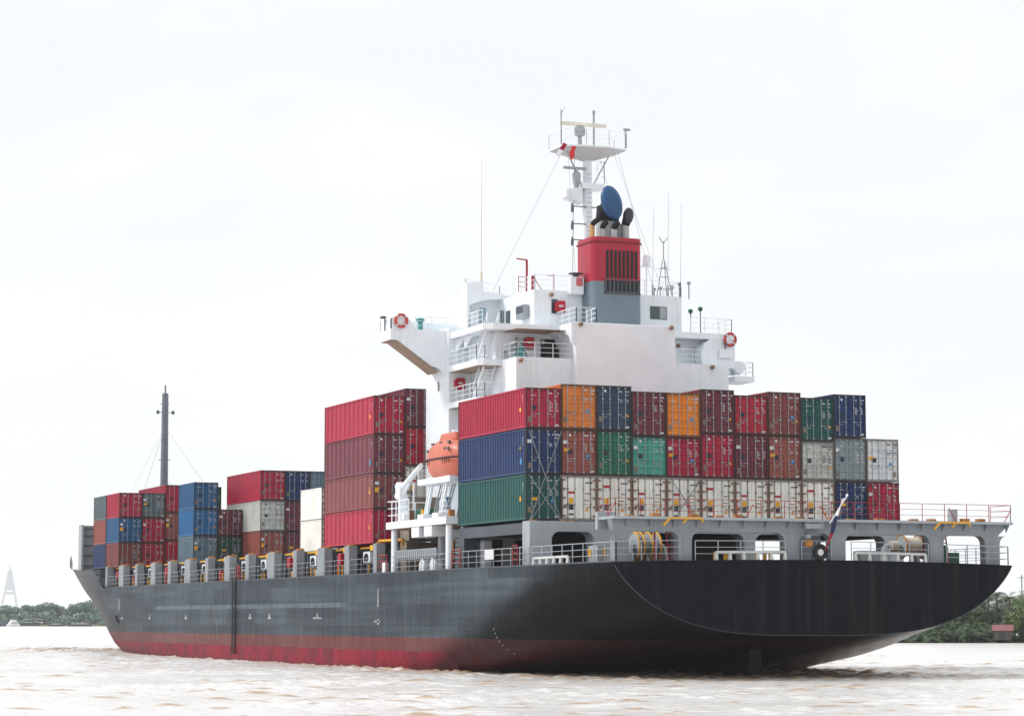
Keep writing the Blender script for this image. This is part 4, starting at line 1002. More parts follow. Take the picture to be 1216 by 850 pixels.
me2 = me.copy(); me2.name = 'cowl_cap_small'; me2.materials[0] = mat('cowl_dark_grey', (50, 52, 60), .5, var=.1); c2 = bpy.data.objects.new('pipe_cap', me2); COL.objects.link(c2); c2.scale = (.3, .40, .66); c2.rotation_euler = (R(14), R(10), 0); c2.location = (16.75, -1.3, 32.75); c2.parent = o2
mb = MB(); mb.bar((16.9, -1.15, 32.1), (16.75, -1.22, 32.55), .3, 12, .34); mb.build('pipe_tip', SOOT, o2, angle=60)

# radar mast
rm = MB().bar((22, -.35, 27.2), (22, -.35, 37.75), .46, 14, .34).build('radar_mast', WHITE, ship, angle=40)
def top_platform():
    v = [(21.0, 2.15), (20.4, .4), (20.3, -1.4), (20.9, -3.1), (23.2, -3.1), (23.4, 2.15)]
    mb = MB(); mb.prism(v, 'z', 38.42, 38.54); mb.build('mast_platform', WHITE, rm)
    mb = MB(); n = len(v); vs = [(a, b, 38.42) for a, b in v]+[(22+.34*math.cos(R(60*k+210)), -.35+.34*math.sin(R(60*k+210)), 37.6) for k in range(n)]
    ring = sorted(range(n), key=lambda k: math.atan2(v[k][1]+.35, v[k][0]-22)); r2 = sorted(range(n), key=lambda k: math.atan2(vs[n+k][1]+.35, vs[n+k][0]-22))
    best = max(range(n), key=lambda s_: sum(Vector((v[ring[i]][0]-22, v[ring[i]][1]+.35)).normalized().dot(Vector((vs[n+r2[(i+s_) % n]][0]-22, vs[n+r2[(i+s_) % n]][1]+.35)).normalized()) for i in range(n)))
    fs = [(ring[i], ring[(i+1) % n], n+r2[(i+1+best) % n], n+r2[(i+best) % n]) for i in range(n)]
    mb.add(vs, fs); mb.build('platform_skirt', mat('skirt_shade_grey', (190, 190, 190), .6, var=.06), rm)  # white greyed down: shade under the platform put into the colour
    mb = MB(); P_ = [(a, b, 38.6) for a, b in v]; mb.rail(P_+[P_[0]], 1.1, 1.3, .015); mb.build('mast_rail', WHITE2, rm)
top_platform()
mb = MB(); mb.bar((22, -.3, 34.9), (21.4, 1.6, 38.3), .06); mb.bar((22, -.3, 34.9), (21.6, -2.1, 38.3), .06); mb.build('platform_brace', LGREY, rm)
mb = MB(); mb.rev([(.16, 38.6), (.16, 39.3), (.42, 39.4), (.42, 39.95), (.2, 40.05)], (21.3, .55, 0), 'z', 14); mb.build('radar_pedestal', LGREY, rm, angle=40)
mb = MB(); mb.box(21.2, 21.4, -1.6, 2.15, 40.08, 40.36); mb.box(21.14, 21.2, .3, .75, 40.1, 40.34); mb.build('radar_scanner', mat('scanner_cream', (222, 218, 206), .5), rm, bevel=.04)
mb = MB(); mb.bar((22, -.9, 38.6), (22, -.9, 41.2), .075, 6); mb.bar((22, -.9, 41.2), (22, -.9, 41.5), .1, 6); mb.bar((21.2, 2.1, 38.6), (21.2, 2.1, 41.2), .045, 6); mb.bar((21.2, 2.1, 40.9), (21.2, 1.8, 41.4), .03, 6); mb.bar((21, -3.05, 38.6), (21, -3.05, 40.1), .06, 6); mb.box(20.9, 21.1, -3.4, -2.9, 39.95, 40.1); mb.build('mast_head_pole', GALV, rm)
mb = MB(); mb.box(21.3, 22.7, -1.45, .35, 35.45, 35.85); mb.prism([(.3, 35.5), (1.6, 35.3), (1.6, 34.75), (.3, 34.3)], 'x', 21.4, 22.4); mb.rail([(21.35, -.35, 35.85), (21.35, -1.45, 35.85), (22.6, -1.45, 35.85)], 1.7, .9, .025); mb.build('mast_bracket', WHITE, rm)
mb = MB(); mb.rev([(.15, 35.4), (.3, 36.0), (.34, 36.5), (.1, 36.8)], (21.6, .7, 0), 'z', 12); mb.box(21.5, 21.7, -.05, 1.75, 36.85, 37.05); mb.build('small_radar', LGREY, rm, bevel=.03)
mb = MB()
for z, a, b in ((34.1, 1.0, -1.5), (32.8, 1.0, -.4), (31.6, 1.0, -.3)):
    mb.bar((21.7, a, z), (21.7, b, z), .05); mb.bar((21.7, a, z), (21.7, a, z-.45), .11, 6); mb.bar((21.7, a, z+.2), (21.7, a, z), .07, 6)
mb.bar((21.7, 1.02, 27.2), (21.7, .8, 38.4), .018); mb.build('signal_yard', DGREY, rm)
mb = MB()
for k in range(26): mb.bar((21.6, -.55, 27.6+k*.36), (21.6, -.15, 27.6+k*.36), .02)
mb.build('mast_ladder', LGREY, rm)
mb = MB()
for a, b in (((21, 1.9, 38.4), (24, 6.4, 27.8)), ((21.4, -2.2, 38.4), (19, -5.2, 27.4)), ((22, -1.2, 38.4), (18.4, -3.6, 25.2)), ((22, 1.2, 38.3), (18.2, 2.2, 27.2)), ((22, -2.9, 38.4), (22, -6, 27.3))): mb.bar(a, b, .014, 4)
mb.build('mast_stay', GALV, rm)
# antennas
mb = MB(); mb.bar((25.2, 6.9, 27.9), (25.2, 6.9, 29.3), .16, 8, .1); mb.bar((25.2, 6.9, 29.2), (25.2, 6.85, 38.0), .035, 5, .015); mb.build('whip_antenna', mat('antenna_cream', (206, 200, 184), .6), ship)
for y, z in ((-4.75, 34.0), (-6.0, 35.4), (-7.05, 34.6)):
    mb = MB(); mb.bar((20, y, 27.2), (20, y, 28.3), .07, 6); mb.bar((20, y, 28.3), (20, y-.12, z), .02, 5, .01); mb.build('whip_antenna', LGREY, ship)
mb = MB()
for dx, dy in ((-.5, -.5), (.5, -.5), (0, .6)): mb.bar((20+dx, -5.66+dy, 27.2), (20, -5.66+dy*.12, 30.2), .035)
for z, w in ((28.0, .42), (28.9, .3), (29.6, .2)):
    for a, b in (((-1, -1), (1, -1)), ((1, -1), (0, 1.2)), ((0, 1.2), (-1, -1))): mb.bar((20+a[0]*w, -5.66+a[1]*w, z), (20+b[0]*w, -5.66+b[1]*w, z), .02)
mb.bar((20, -5.66, 30.2), (20, -5.66, 31.6), .04); mb.bar((20, -5.66, 31.4), (20, -5.3, 31.9), .035); mb.bar((20, -5.66, 31.4), (20, -6.0, 31.9), .035); mb.bar((20, -5.1, 29.5), (20, -6.2, 29.5), .025)
mb.build('lattice_mast', GALV, ship)
mb = MB(); mb.rev([(.02, .5), (.2, .47), (.3, .2), (.3, -.3), (.24, -.36)], (20, -4.25, 30.0), 'z', 16); mb.rev([(.42, -.42), (.42, -.36)], (20, -4.25, 30.0), 'z', 16); mb.bar((20, -4.25, 27.2), (20, -4.25, 29.6), .06); mb.build('satellite_dome', WHITE2, ship, angle=40)
mb = MB()
for y, h in ((-6.0, 1.5), (-6.6, 2.0), (-7.4, 2.2), (-5.0, 1.2), (-4.5, 1.0)): mb.bar((19, y*.98, 27.2), (19, y*.98, 27.2+h*.6), .05); mb.box(18.9, 19.1, y*.98-.1, y*.98+.1, 27.2+h*.5, 27.4+h*.5)
mb.build('deck_aerial', GALV, ship)

# ------------------------------------------------ boat platform, davit, crane, gangway on the port side
mb = MB(); mb.box(12.7, 25.2, 8.4, 14.3, 10.05, 10.56); bp_ = mb.build('boat_platform', WHITE2, ship, bevel=.03)
mb = MB(); mb.box(12.8, 25.1, 8.5, 14.2, 10.02, 10.045); mb.build('platform_underside', UNDER, ship)
for a_ in (18.3, 15.7): MB().prism([(a_, 10.04), (a_+1.55, 10.04), (a_+1.55, 9.3), (a_, 9.3)], 'y', 13.0, 14.25).build('platform_haunch', WHITE2, ship, bevel=.05)
for x, y in ((24.4, 13.9), (13.1, 13.9), (19.2, 12.2)): MB().bar((x, y, 6.8), (x, y, 10.1), .24, 10).build('platform_column', WHITE2, ship, angle=40)
mb = MB(); mb.rail([(20.5, 14.2, 10.56), (25.1, 14.2, 10.56), (25.1, 11, 10.56)], 1.5, 1.0, .04); mb.build('platform_rail', WHITE2, ship)
mb = MB(); mb.rail([(14.2, 14.2, 10.56), (12.9, 14.2, 10.56)], 1.1, 1.0, .03); mb.build('platform_rail', WHITE2, ship)
# provision crane
cr = MB().rev([(.4, 0), (.36, 1.2), (.32, 1.9)], (24.0, 13.4, 10.56), 'z', 14).build('provision_crane', WHITE, ship, angle=40)
mb = MB(); mb.prism([(23.7, 12.1), (24.8, 12.3), (24.9, 13.1), (24.4, 13.5), (23.7, 13.2)], 'y', 13.2, 13.8); mb.build('crane_head', WHITE, cr, bevel=.08)
mb = MB(); mb.bar((24.2, 13.5, 12.9), (20.4, 13.3, 14.5), .26, 8, .18); mb.bar((24.1, 13.5, 12.3), (22.6, 13.4, 13.3), .1, 8); mb.build('crane_boom', WHITE, cr, angle=50)
mb = MB(); mb.rev([(.3, -.2), (.34, 0), (.3, .2)], (24.9, 13.7, 12.9), 'y', 14); mb.build('crane_motor', VDARK, cr, angle=50)
mb = MB(); mb.rev([(.3, -.4), (.34, 0), (.3, .4)], (22.6, 13.5, 11.0), 'y', 12); mb.box(21.4, 22.1, 13.0, 13.8, 10.57, 11.3); mb.bar((20.9, 13.7, 10.57), (20.9, 13.7, 13.2), .07, 6); mb.build('boat_winch', WHITE, ship, angle=50)
mb = MB(); mb.box(19.6, 20.8, 12.6, 13.6, 10.57, 11.4); mb.build('oil_drum_rack', GREENM, ship, bevel=.1)
mb = MB(); mb.rev([(.29, 0), (.29, .88)], (16.6, 12.8, 11.2), 'z', 14); mb.build('oil_drum', BOXBLUE, ship, angle=40)
# lifeboat deck and davit legs
mb = MB(); mb.box(12.8, 19.3, 10.0, 14.0, 12.95, 13.36); mb.build('lifeboat_deck', WHITE2, ship, bevel=.03)
mb = MB(); mb.rail([(19.25, 13.95, 13.36), (19.25, 10.1, 13.36)], 1.0, 1.2, .03); mb.build('lifeboat_deck_rail', WHITE2, ship)
for x in (14.6, 17.6):
    mb = MB(); mb.bar((x+.6, 13.7, 10.56), (x-.8, 13.7, 13.4), .13); mb.bar((x+1.1, 13.7, 10.56), (x-.3, 13.7, 13.4), .10); mb.box(x+.2, x+1.4, 13.3, 14.1, 10.57, 10.9); mb.build('davit_leg', WHITE, ship)
    mb = MB(); mb.path([(x, 10.2, 13.4), (x, 10.2, 15.6), (x, 10.7, 16.6), (x, 12.0, 16.7)], .16, 8); mb.build('davit_arm', WHITE, ship, angle=40)
mb = MB(); mb.box(14.0, 17.6, 8.25, 8.6, 10.6, 12.9); mb.build('louvred_door', LGREY, ship)
for x_ in (18.4, 16.0, 13.6):
    mb = MB(); mb.bar((x_, 13.2, 10.56), (x_-.9, 12.9, 12.9), .05); mb.bar((x_-.5, 13.2, 10.56), (x_-1.4, 12.9, 12.9), .05)
    for k in range(7): q = (k+.5)/7; mb.bar((x_-.9*q, 13.2-.3*q, 10.56+2.34*q), (x_-.5-.9*q, 13.2-.3*q, 10.56+2.34*q), .03)
    mb.build('boat_ladder', LGREY, ship)
for x_, y_, m_ in ((18.9, 13.6, YEL), (14.3, 13.3, TAN), (20.9, 13.9, RUST), (13.5, 12.9, DGREY)): MB().box(x_-.2, x_+.2, y_-.2, y_+.2, 10.57, 11.0+.3*(x_ % 1)).build('deck_fitting', m_, ship, bevel=.03)
MB().box(13.2, 13.9, 9.0, 9.9, 10.57, 12.3).build('electric_cabinet', DGREY, ship, bevel=.03)
for k in range(3): MB().bar((18.8-k*2.1, 10.1, 10.57), (18.8-k*2.1, 10.1, 12.95), .07, 6).build('deck_pipe', GALV, ship)
mb = MB(); [mb.box(14.1, 17.5, 8.6, 8.63, 10.8+k*.22, 10.9+k*.22) for k in range(9)]; mb.build('louvre_slat', DGREY, ship)
# accommodation ladder stowed along the side
mb = MB(); mb.box(15.6, 24.0, 13.75, 13.95, 7.8, 8.5); gl = mb.build('gangway', LGREY, ship)
mb = MB(); [mb.box(15.9+k*.42, 16.0+k*.42, 13.95, 14.0, 7.85, 8.45) for k in range(20)]; mb.build('gangway_tread', GALV, gl)
for x in (18.6, 16.4):
    mb = MB(); mb.prism([(x-.5, 6.9), (x+.5, 6.9), (x+.5, 7.5), (x, 7.95), (x-.5, 7.5)], 'y', 13.3, 13.95); mb.build('gangway_winch', WHITE2, ship, bevel=.08)
mb = MB(); mb.rail([(25.8, 14.0, 6.95), (28, 14.0, 6.95)], 1.3, 1.0, .05); mb.build('gate_rail', REDSTEEL, ship)
MB().box(26.0, 26.6, 13.8, 14.1, 6.95, 7.7).build('pilot_gate_box', WHITE2, ship, bevel=.04)
mb = MB(); mb.bar((28.4, 13.7, 9.35), (24.6, 13.2, 9.35), .12); mb.bar((24.6, 13.2, 9.35), (24.6, 13.2, 8.9), .12); mb.build('lashing_bridge_rail', YEL, ship)
mb = MB(); mb.rail([(24.4, 14.1, 6.95), (13.2, 14.1, 6.95)], 1.1, 1.3, .03); mb.build('deck_rail', LGREY, ship)
mb = MB(); mb.box(14.8, 23.6, 10.2, 10.4, DK, 10.0); mb.build('deck_house_side', WHITE, ship)
mb = MB(); [mb.bar((15.5+k*1.6, 10.5, 7.0), (14.8+k*1.6, 10.5, 9.6), .05) for k in range(4)]; [mb.box(20.4+.02*k, 22, 10.42, 10.6, 7.2+.3*k, 7.26+.3*k) for k in range(8)]; mb.build('side_ladder', GALV, ship)
mb = MB(); mb.box(14.3, 14.8, 13.0, 13.6, 7.0, 9.0); mb.build('electric_cabinet', DGREY, ship, bevel=.03)
MB().box(14.1, 14.25, 13.2, 13.7, 7.6, 9.0).build('cabinet_stripe', YEL, ship)
mb = MB(); mb.box(25.5, 27.5, 9.0, 12.4, 9.3, 12.5); mb.box(26, 27.5, 8.8, 12.4, 6.9, 9.2); mb.build('fwd_store', mat('store_tan', (120, 108, 96), .7, var=.4), ship)

# ------------------------------------------------ separate things on the ship
# lifeboat
def lifeboat():
    c = Vector((15.45, 12.55, 14.85)); r = empty('lifeboat', (c.x, c.y, 13.2)); tag(r, 'orange enclosed lifeboat hanging at the ship side below the bridge', 'lifeboat')
    n, k = 26, 20; v = []; f = []; Lh = 3.4
    def prof(a, q):
        w = 1.55*(1-abs(q)**3.2)**.5; zb = -1.62*(1-abs(q)**4)**.6; zt = 1.5*(1-abs(q)**2.6)**.55
        ca, sa = math.cos(a), math.sin(a)
        e = .72
        y = w*math.copysign(abs(ca)**e, ca); z = (zt if sa > 0 else -zb*1.0)*math.copysign(abs(sa)**.85, sa)
        if sa > .5: y *= 1-.35*(sa-.5)
        return y, z
    for i in range(n+1):
        q = -1+2*i/n; q = math.copysign(1-(1-abs(q))**1.5, q)*.9995
        for j in range(k):
            y, z = prof(2*math.pi*j/k, q); v.append((Lh*q, y, z+1.49))
    for i in range(n):
        for j in range(k): f.append((i*k+j, i*k+(j+1) % k, (i+1)*k+(j+1) % k, (i+1)*k+j))
    f += [tuple(range(k))[::-1], tuple(n*k+j for j in range(k))]
    MB().add(v, f).build('hull', ORANGE, r, angle=38)
    mb = MB(); pts = []
    for j in range(33):
        a = 2*math.pi*j/32; q = math.cos(a); pts.append((Lh*1.01*math.copysign(abs(math.cos(a))**.6, math.cos(a)), 1.585*math.copysign(abs(math.sin(a))**.6, math.sin(a)), 1.42))
    mb.path(pts, .055, 6); mb.build('fender_rope', BLACK, r)
    mb = MB(); mb.prism([(-2.0, 2.7), (-1.7, 3.25), (1.0, 3.25), (1.5, 2.7)], 'y', -.75, .75); mb.build('canopy', ORANGE, r, bevel=.12)
    mb = MB()
    for x in (-2.2, -1.5, -.6, .2, 1.0, 1.9): mb.box(x-.16, x+.16, 1.36, 1.44, 1.95, 2.15)
    for x in (-1.8, -.2, 1.4): mb.box(x-.2, x+.2, 1.12, 1.25, 2.45, 2.6)
    mb.build('window', GLASS, r)
    mb = MB()
    for k2 in range(13): x = -2.6+k2*.43; mb.bar((x, 1.5, 1.35), (x+.02, 1.48, 1.05), .025)
    mb.build('grab_line', BLACK, r)
    mb = MB(); mb.box(2.3, 2.7, -.15, .15, 2.3, 3.2); mb.box(-2.7, -2.3, -.15, .15, 2.3, 3.2); mb.build('lifting_hook', mat('hook_brown', (132, 110, 92), .6), r)
lifeboat()
def buoy(x, y, z, label):
    r = empty('life_ring', (x, y, z)); tag(r, label, 'life ring')
    n, k = 32, 10
    def tor(a0, a1, rr, m, nm):
        mb = MB(); v = []; f = []
        for i in range(n+1):
            a = a0+(a1-a0)*i/n
            for j in range(k):
                t = 2*math.pi*j/k; rad = .44+rr*math.cos(t); v.append((rr*math.sin(t), rad*math.cos(a), rad*math.sin(a)))
        for i in range(n):
            for j in range(k): f.append((i*k+j, i*k+(j+1) % k, (i+1)*k+(j+1) % k, (i+1)*k+j))
        mb.add(v, f); return mb.build(nm, m, r, smooth=True)
    tor(0, 2*math.pi, .105, mat('life_ring_red', (186, 66, 58), .55), 'ring')
    for q in range(4): tor(q*math.pi/2+.65, q*math.pi/2+.9, .112, WMARK, 'band')
buoy(24.16, 13.55, 25.25, 'red life ring with white bands on the left bridge wing')
buoy(16.25, -9.25, 24.0, 'red life ring with white bands at the right end of the bridge')
# flags
def flag(name, label, p, cols, drop, w, seed, fold=.12):
    r = empty(name, p); tag(r, label, 'flag'); rg = random.Random(seed); n = len(cols); m_ = 8
    for c in range(n):
        mb = MB(); v = []; f = []
        for i in range(m_+1):
            q = (c+i/m_)/n
            for j in range(5):
                s_ = j/4; v.append((fold*math.sin(q*9+s_*5+seed), drop.y*q+w.y*s_*(1-.35*q)+fold*.7*math.sin(q*7+s_*4), drop.z*q+w.z*s_*(1-.3*q)))
        for i in range(m_):
            for j in range(4): f.append((5*i+j, 5*i+j+1, 5*i+6+j, 5*i+5+j))
        mb.add(v, f); o = mb.build('stripe', cols[c], r, smooth=True)
FR = mat('flag_red', (214, 52, 56), .7, var=.1); FRD = mat('flag_crimson', (160, 36, 56), .7, var=.1); FW = mat('flag_white', (230, 230, 232), .7, var=.05); FN = mat('flag_navy', (38, 44, 82), .7, var=.1)
flag('signal_flag', 'red and white pennant flying at the left end of the radar platform', (20.2, 2.0, 38.4), [FRD, FW], Vector((0, .72, -.98)), Vector((0, .36, .14)), 2, .05)
flag('signal_flag', 'plain red flag hanging just left of the radar mast top', (20.2, 1.3, 38.3), [FR], Vector((0, .30, -1.0)), Vector((0, .42, .05)), 4, .06)
st = MB().bar((XT-.05, -.35, 9.3), (XT-.7, -1.2, 10.95), .035, 6).build('flag_staff', WHITE2, ship)
mb = MB(); mb.rev([(.02, .1), (.09, 0), (.02, -.1)], (XT-.7, -1.22, 11.0), 'z', 10); mb.build('staff_ball', WHITE2, st)
flag('ensign', 'white, navy and red ensign drooping over the stern beside the black tyre', (XT-.62, -1.1, 10.8), [FW, FN, FRD], Vector((0, 1.3, -3.15)), Vector((0, .22, .02)), 6, .07)
# tyre hanging at the stern
t_ = empty('tyre_fender', (XT-.2, .38, 7.58)); tag(t_, 'black tyre with white hub standing at the middle of the stern rail', 'tyre')
mb = MB(); n, k = 28, 10; v = []; f = []
for i in range(n):
    a = 2*math.pi*i/n
    for j in range(k):
        q = 2*math.pi*j/k; rad = .36+.15*math.cos(q); v.append((.14*math.sin(q), rad*math.cos(a), rad*math.sin(a)))
for i in range(n):
    for j in range(k): f.append((i*k+j, i*k+(j+1) % k, ((i+1) % n)*k+(j+1) % k, ((i+1) % n)*k+j))
mb.add(v, f); mb.build('rubber', BLACK, t_, smooth=True)
MB().rev([(.2, -.06), (.2, .06)], (0, 0, 0), 'x', 18).build('hub', WMARK, t_)

# ================================================================== containers
PAINT = {'crimson': (164, 28, 60), 'deep red': (164, 30, 50), 'maroon': (108, 46, 60), 'brown red': (124, 62, 62), 'rust': (146, 78, 68), 'orange': (206, 118, 52), 'bright orange': (222, 128, 34),
         'navy': (24, 50, 96), 'slate blue': (46, 64, 86), 'green': (30, 104, 80), 'dark green': (24, 82, 78), 'forest green': (30, 74, 58), 'teal': (72, 156, 140), 'white': (232, 230, 222), 'pale grey': (212, 214, 216), 'off-white': (190, 192, 186),
         'grey': (132, 144, 150), 'dark grey': (88, 100, 106), 'blue': (28, 86, 132), 'bright blue': (22, 100, 154), 'blue grey': (92, 116, 130)}
def cpaint(c):
    fade = {'crimson': (196, 74, 90), 'deep red': (190, 80, 84), 'navy': (52, 76, 120), 'dark green': (86, 120, 112)}.get(c, (130, 118, 110))
    return mat('container_'+c.replace(' ', '_'), PAINT[c], .5, var=.12, streak=.32, scol=fade if c in ('crimson', 'deep red') else (112, 96, 86), scale=.55, spec=.35)
def cframe(c):
    r, g, b = PAINT[c]
    q = .68 if c not in ('white', 'off-white', 'pale grey') else .55  # frame mixed darker: rust, plus shade of the gaps painted in
    return mat('container_edge_'+c.replace(' ', '_'), (r*(1-q)+50*q, g*(1-q)+40*q, b*(1-q)+38*q), .7, var=.25, streak=.5, scol=(84, 58, 44), scale=1.2)
CW = 2.438
def m_body(L, H, reefer, pitch=.46):
    mb = MB(); x0, x1, y0, y1, z0, z1 = -L/2+.06, L/2-.06, -CW/2+.03, CW/2-.03, .16, H-.09
    for s_ in (1, -1):
        if reefer:
            mb.box(x0, x1, s_*(y1-.03), s_*(y1), z0, z1)
        else:
            n = max(4, round((x1-x0-.2)/pitch)); p = (x1-x0-.2)/n; pts = [(x0, y1)]
            for k in range(n):
                a = x0+.1+k*p; pts += [(a, y1), (a+p*.16, y1-.07), (a+p*.46, y1-.07), (a+p*.62, y1)]
            pts.append((x1, y1)); v = [(x, s_*y, z0) for x, y in pts]+[(x, s_*y, z1) for x, y in pts]; q = len(pts)
            mb.add(v, [(i, i+1, q+i+1, q+i) for i in range(q-1)])
    mb.box(x0, x1, y0+.01, y1-.01, z1-.02, z1+.035); mb.box(x0, x1, y0+.01, y1-.01, z0-.06, z0)
    for s_ in (1, -1):
        mb.box(-L/2+.11, L/2-.11, s_*(CW/2+.001), s_*(CW/2-.055), H-.10, H-.003); mb.box(-L/2+.11, L/2-.11, s_*(CW/2+.001), s_*(CW/2-.055), .03, .175)
    # forward end
    mb.box(x1-.05, x1, y0, y1, z0, z1)
    return mb
def m_frame(L, H, ends):
    mb = MB(); h = CW/2
    for sx in ends:
        for sy in (-1, 1):
            mb.box(sx*L/2, sx*(L/2-.11), sy*h, sy*(h-.09), .11, H-.11)
            for z in ((0, .12), (H-.12, H)): mb.box(sx*(L/2+.003), sx*(L/2-.175), sy*(h+.003), sy*(h-.16), z[0], z[1])
        mb.box(sx*L/2, sx*(L/2-.1), -h+.16, h-.16, H-.115, H-.004); mb.box(sx*L/2, sx*(L/2-.1), -h+.16, h-.16, .003, .15)
    return mb
def m_door(L, H, s_, reefer):
    """leaf on the port (+1) or starboard (-1) half of the after end, seen from aft"""
    mb = MB(); x = -L/2+.055; y0, y1 = .012*s_, s_*(CW/2-.095); z0, z1 = .16, H-.13
    if reefer:
        mb.box(x, x+.06, y0, y1, z0, z1)
    else:
        n = 5; hh = (z1-z0)/n; pr = [(x, z0)]
        for k in range(n): a = z0+k*hh; pr += [(x, a+hh*.16), (x+.045, a+hh*.24), (x+.045, a+hh*.80), (x, a+hh*.88)]
        pr.append((x, z1)); q = len(pr); v = [(a, y0, b) for a, b in pr]+[(a, y1, b) for a, b in pr]
        mb.add(v, [(i, i+1, q+i+1, q+i) for i in range(q-1)])
        mb.box(x-.006, x+.05, y0, y0+s_*.06, z0, z1); mb.box(x-.006, x+.05, y1-s_*.06, y1, z0, z1)
    return mb
def m_lock(L, H, s_, k):
    mb = MB(); x = -L/2+.015; y = s_*((.30, .80)[k]); mb.bar((x, y, .13), (x, y, H-.1), .026, 5)
    for z in (.16, H-.15, H*.36, H*.7): mb.box(x-.03, x+.03, y-.055, y+.055, z-.045, z+.045)
    mb.box(x-.025, x+.0, y-.02, y+s_*(-.3 if k else .3)*1, H*.36-.02, H*.36+.02) if k == 0 else mb.box(x-.025, x, y-.3 if s_ > 0 else y, y if s_ > 0 else y+.3, H*.30-.02, H*.30+.02)
    return mb
def m_letters(L, H, seed):
    """rows of small stencilled characters (unreadable at the distance of the photograph) on the starboard leaf"""
    rg = random.Random(seed); mb = MB(); x = -L/2+.04
    def row(y, z, n, h, w):
        for k in range(n):
            if rg.random() < .12: continue
            yy = y-k*w*1.35; mb.box(x-.004, x+.02, yy, yy-w*.9, z, z+h)
    s0 = rg.uniform(.65, 1.0); row(-.36, H*.86, 4, .10*s0, .07*s0); row(-.84, H*.86, 4, .10*s0, .065*s0); row(-.84, H*.79, 3, .08*s0, .055*s0)
    nb = rg.randint(4, 6); z = H*rg.uniform(.62, .68)
    for k in range(nb if rg.random() < .8 else 2):
        row(-.40, z-k*.115, rg.randint(3, 5), .05, .04); row(-.86, z-k*.115, rg.randint(2, 4), .05, .04)
    row(.85, H*.80, rg.randint(2, 5), .05, .06) if rg.random() < .5 else None
    if rg.random() < .6: mb.prism([(.62+.085*math.cos(R(60*k)), H*.88+.10*math.sin(R(60*k))) for k in range(6)], 'x', x-.004, x+.02)
    return mb
def m_stick(L, H, seed, reefer):
    rg = random.Random(seed*7+1); mb = MB(); x = -L/2+.036
    def sq(y, z, w, h, mi): mb.mi = mi; mb.box(x-.006, x+.02, y-w/2, y+w/2, z-h/2, z+h/2)
    def tri(y, z, w, mi): mb.mi = mi; mb.prism([(y-w/2, z-w*.4), (y+w/2, z-w*.4), (y, z+w*.5)], 'x', x-.006, x+.02)
    if reefer:
        up = rg.choice((.0, .42)); sq(.55+rg.uniform(-.05, .05), H*.62+up, .42 if up == 0 else .55, .14 if up == 0 else .16, 2)
        sq(.55, H*.44, .3, .36, 0); sq(.55, H*.30, .3, .34, 1); sq(.95, H*.32, .17, .24, 4); tri(-.55, H*.25, .26, 0); sq(-.3, H*.38, .12, .16, 0) if rg.random() < .5 else None
        for k in range(4): sq(-.5-.13*k, H*.84, .09, .09, 1)
        for k in range(3): sq(-.5-.13*k, H*.60, .09, .08, 4)
        sq(.55, H*.14, .32, .1, 1); sq(-.5, H*.45, .4, .05, 4)
    else:
        sq(rg.choice((.95, -.9)), H*rg.uniform(.18, .30), .2, .36, 4)
        if rg.random() < .55: sq(rg.uniform(.5, .95), H*rg.uniform(.46, .56), .40, .2 if rg.random() < .5 else .36, 0)
        if rg.random() < .5: sq(.62, H*.50, .28, .28, 1)
        if rg.random() < .5: tri(-.95, H*.34, .2, 0)
        if rg.random() < .4: sq(.95, H*.72, .3, .22, 3)
        if rg.random() < .3: sq(-.6, H*.42, .2, .2, 5)
        if rg.random() < .35: mb.mi = 3; mb.prism([(.15-.5, H*.3), (.0-.5, H*.38), (-.15-.5, H*.3), (-.5, H*.22)], 'x', x-.006, x+.02)
        if rg.random() < .6: sq(-.95, H*.08, .22, .1, 3)
    return mb
def m_hinge(L, H, s_):
    mb = MB(); x = -L/2-.004; mb.box(x-.01, x+.01, s_*(CW/2-.03), s_*(CW/2-.07), .2, H-.2)
    for k in range(5):
        z = .3+k*(H-.6)/4; mb.box(x-.03, x+.02, s_*(CW/2-.02), s_*(CW/2-.26), z-.06, z+.06)
    return mb
def m_side(L, H, seed):
    rg = random.Random(seed+50); mb = MB(); y = CW/2-.028
    mb.mi = 3
    for k in range(4): mb.box(-L/2+.55+.02*k, -L/2+.62, y, y+.012, H*.78-k*.17, H*.78-k*.17+.11)
    mb.mi = rg.choice((0, 5, 0)); mb.box(-L/2+.75, -L/2+1.05, y, y+.012, H*.22, H*.36) if mb.mi == 5 else mb.box(-L/2+.85, -L/2+1.15, y, y+.012, H*.42, H*.52)
    mb.mi = 0; mb.prism([(-L/2+.9, H*.56), (-L/2+1.15, H*.56), (-L/2+1.02, H*.63)], 'y', y, y+.012) if rg.random() < .6 else None
    return mb
STK = [YEL, NAVYS, RED, WMARK, mat('brown_plate', (124, 108, 92), .6), SKYB]
SEAL = mat('door_seal', (104, 88, 76), .7, var=.3)
CACHE = {}
def cm(key, fn, mats):
    if key not in CACHE:
        me = fn().mesh('_'.join(map(str, key)).replace('.', '')); [me.materials.append(m) for m in mats]; CACHE[key] = me
    return CACHE[key]
def cobj(name, me, parent, m=None):
    o = bpy.data.objects.new(name, me); COL.objects.link(o); o.parent = parent
    if m: o.material_slots[0].link = 'OBJECT'; o.material_slots[0].material = m
    return o
def join(a, b, shift):
    """marks stencilled or stuck on a surface go into the mesh of that surface"""
    o = len(a.v); a.v += b.v; a.f += [[i+o for i in f] for f in b.f]; a.m += [i+shift for i in b.m]; return a
ncont = [0]
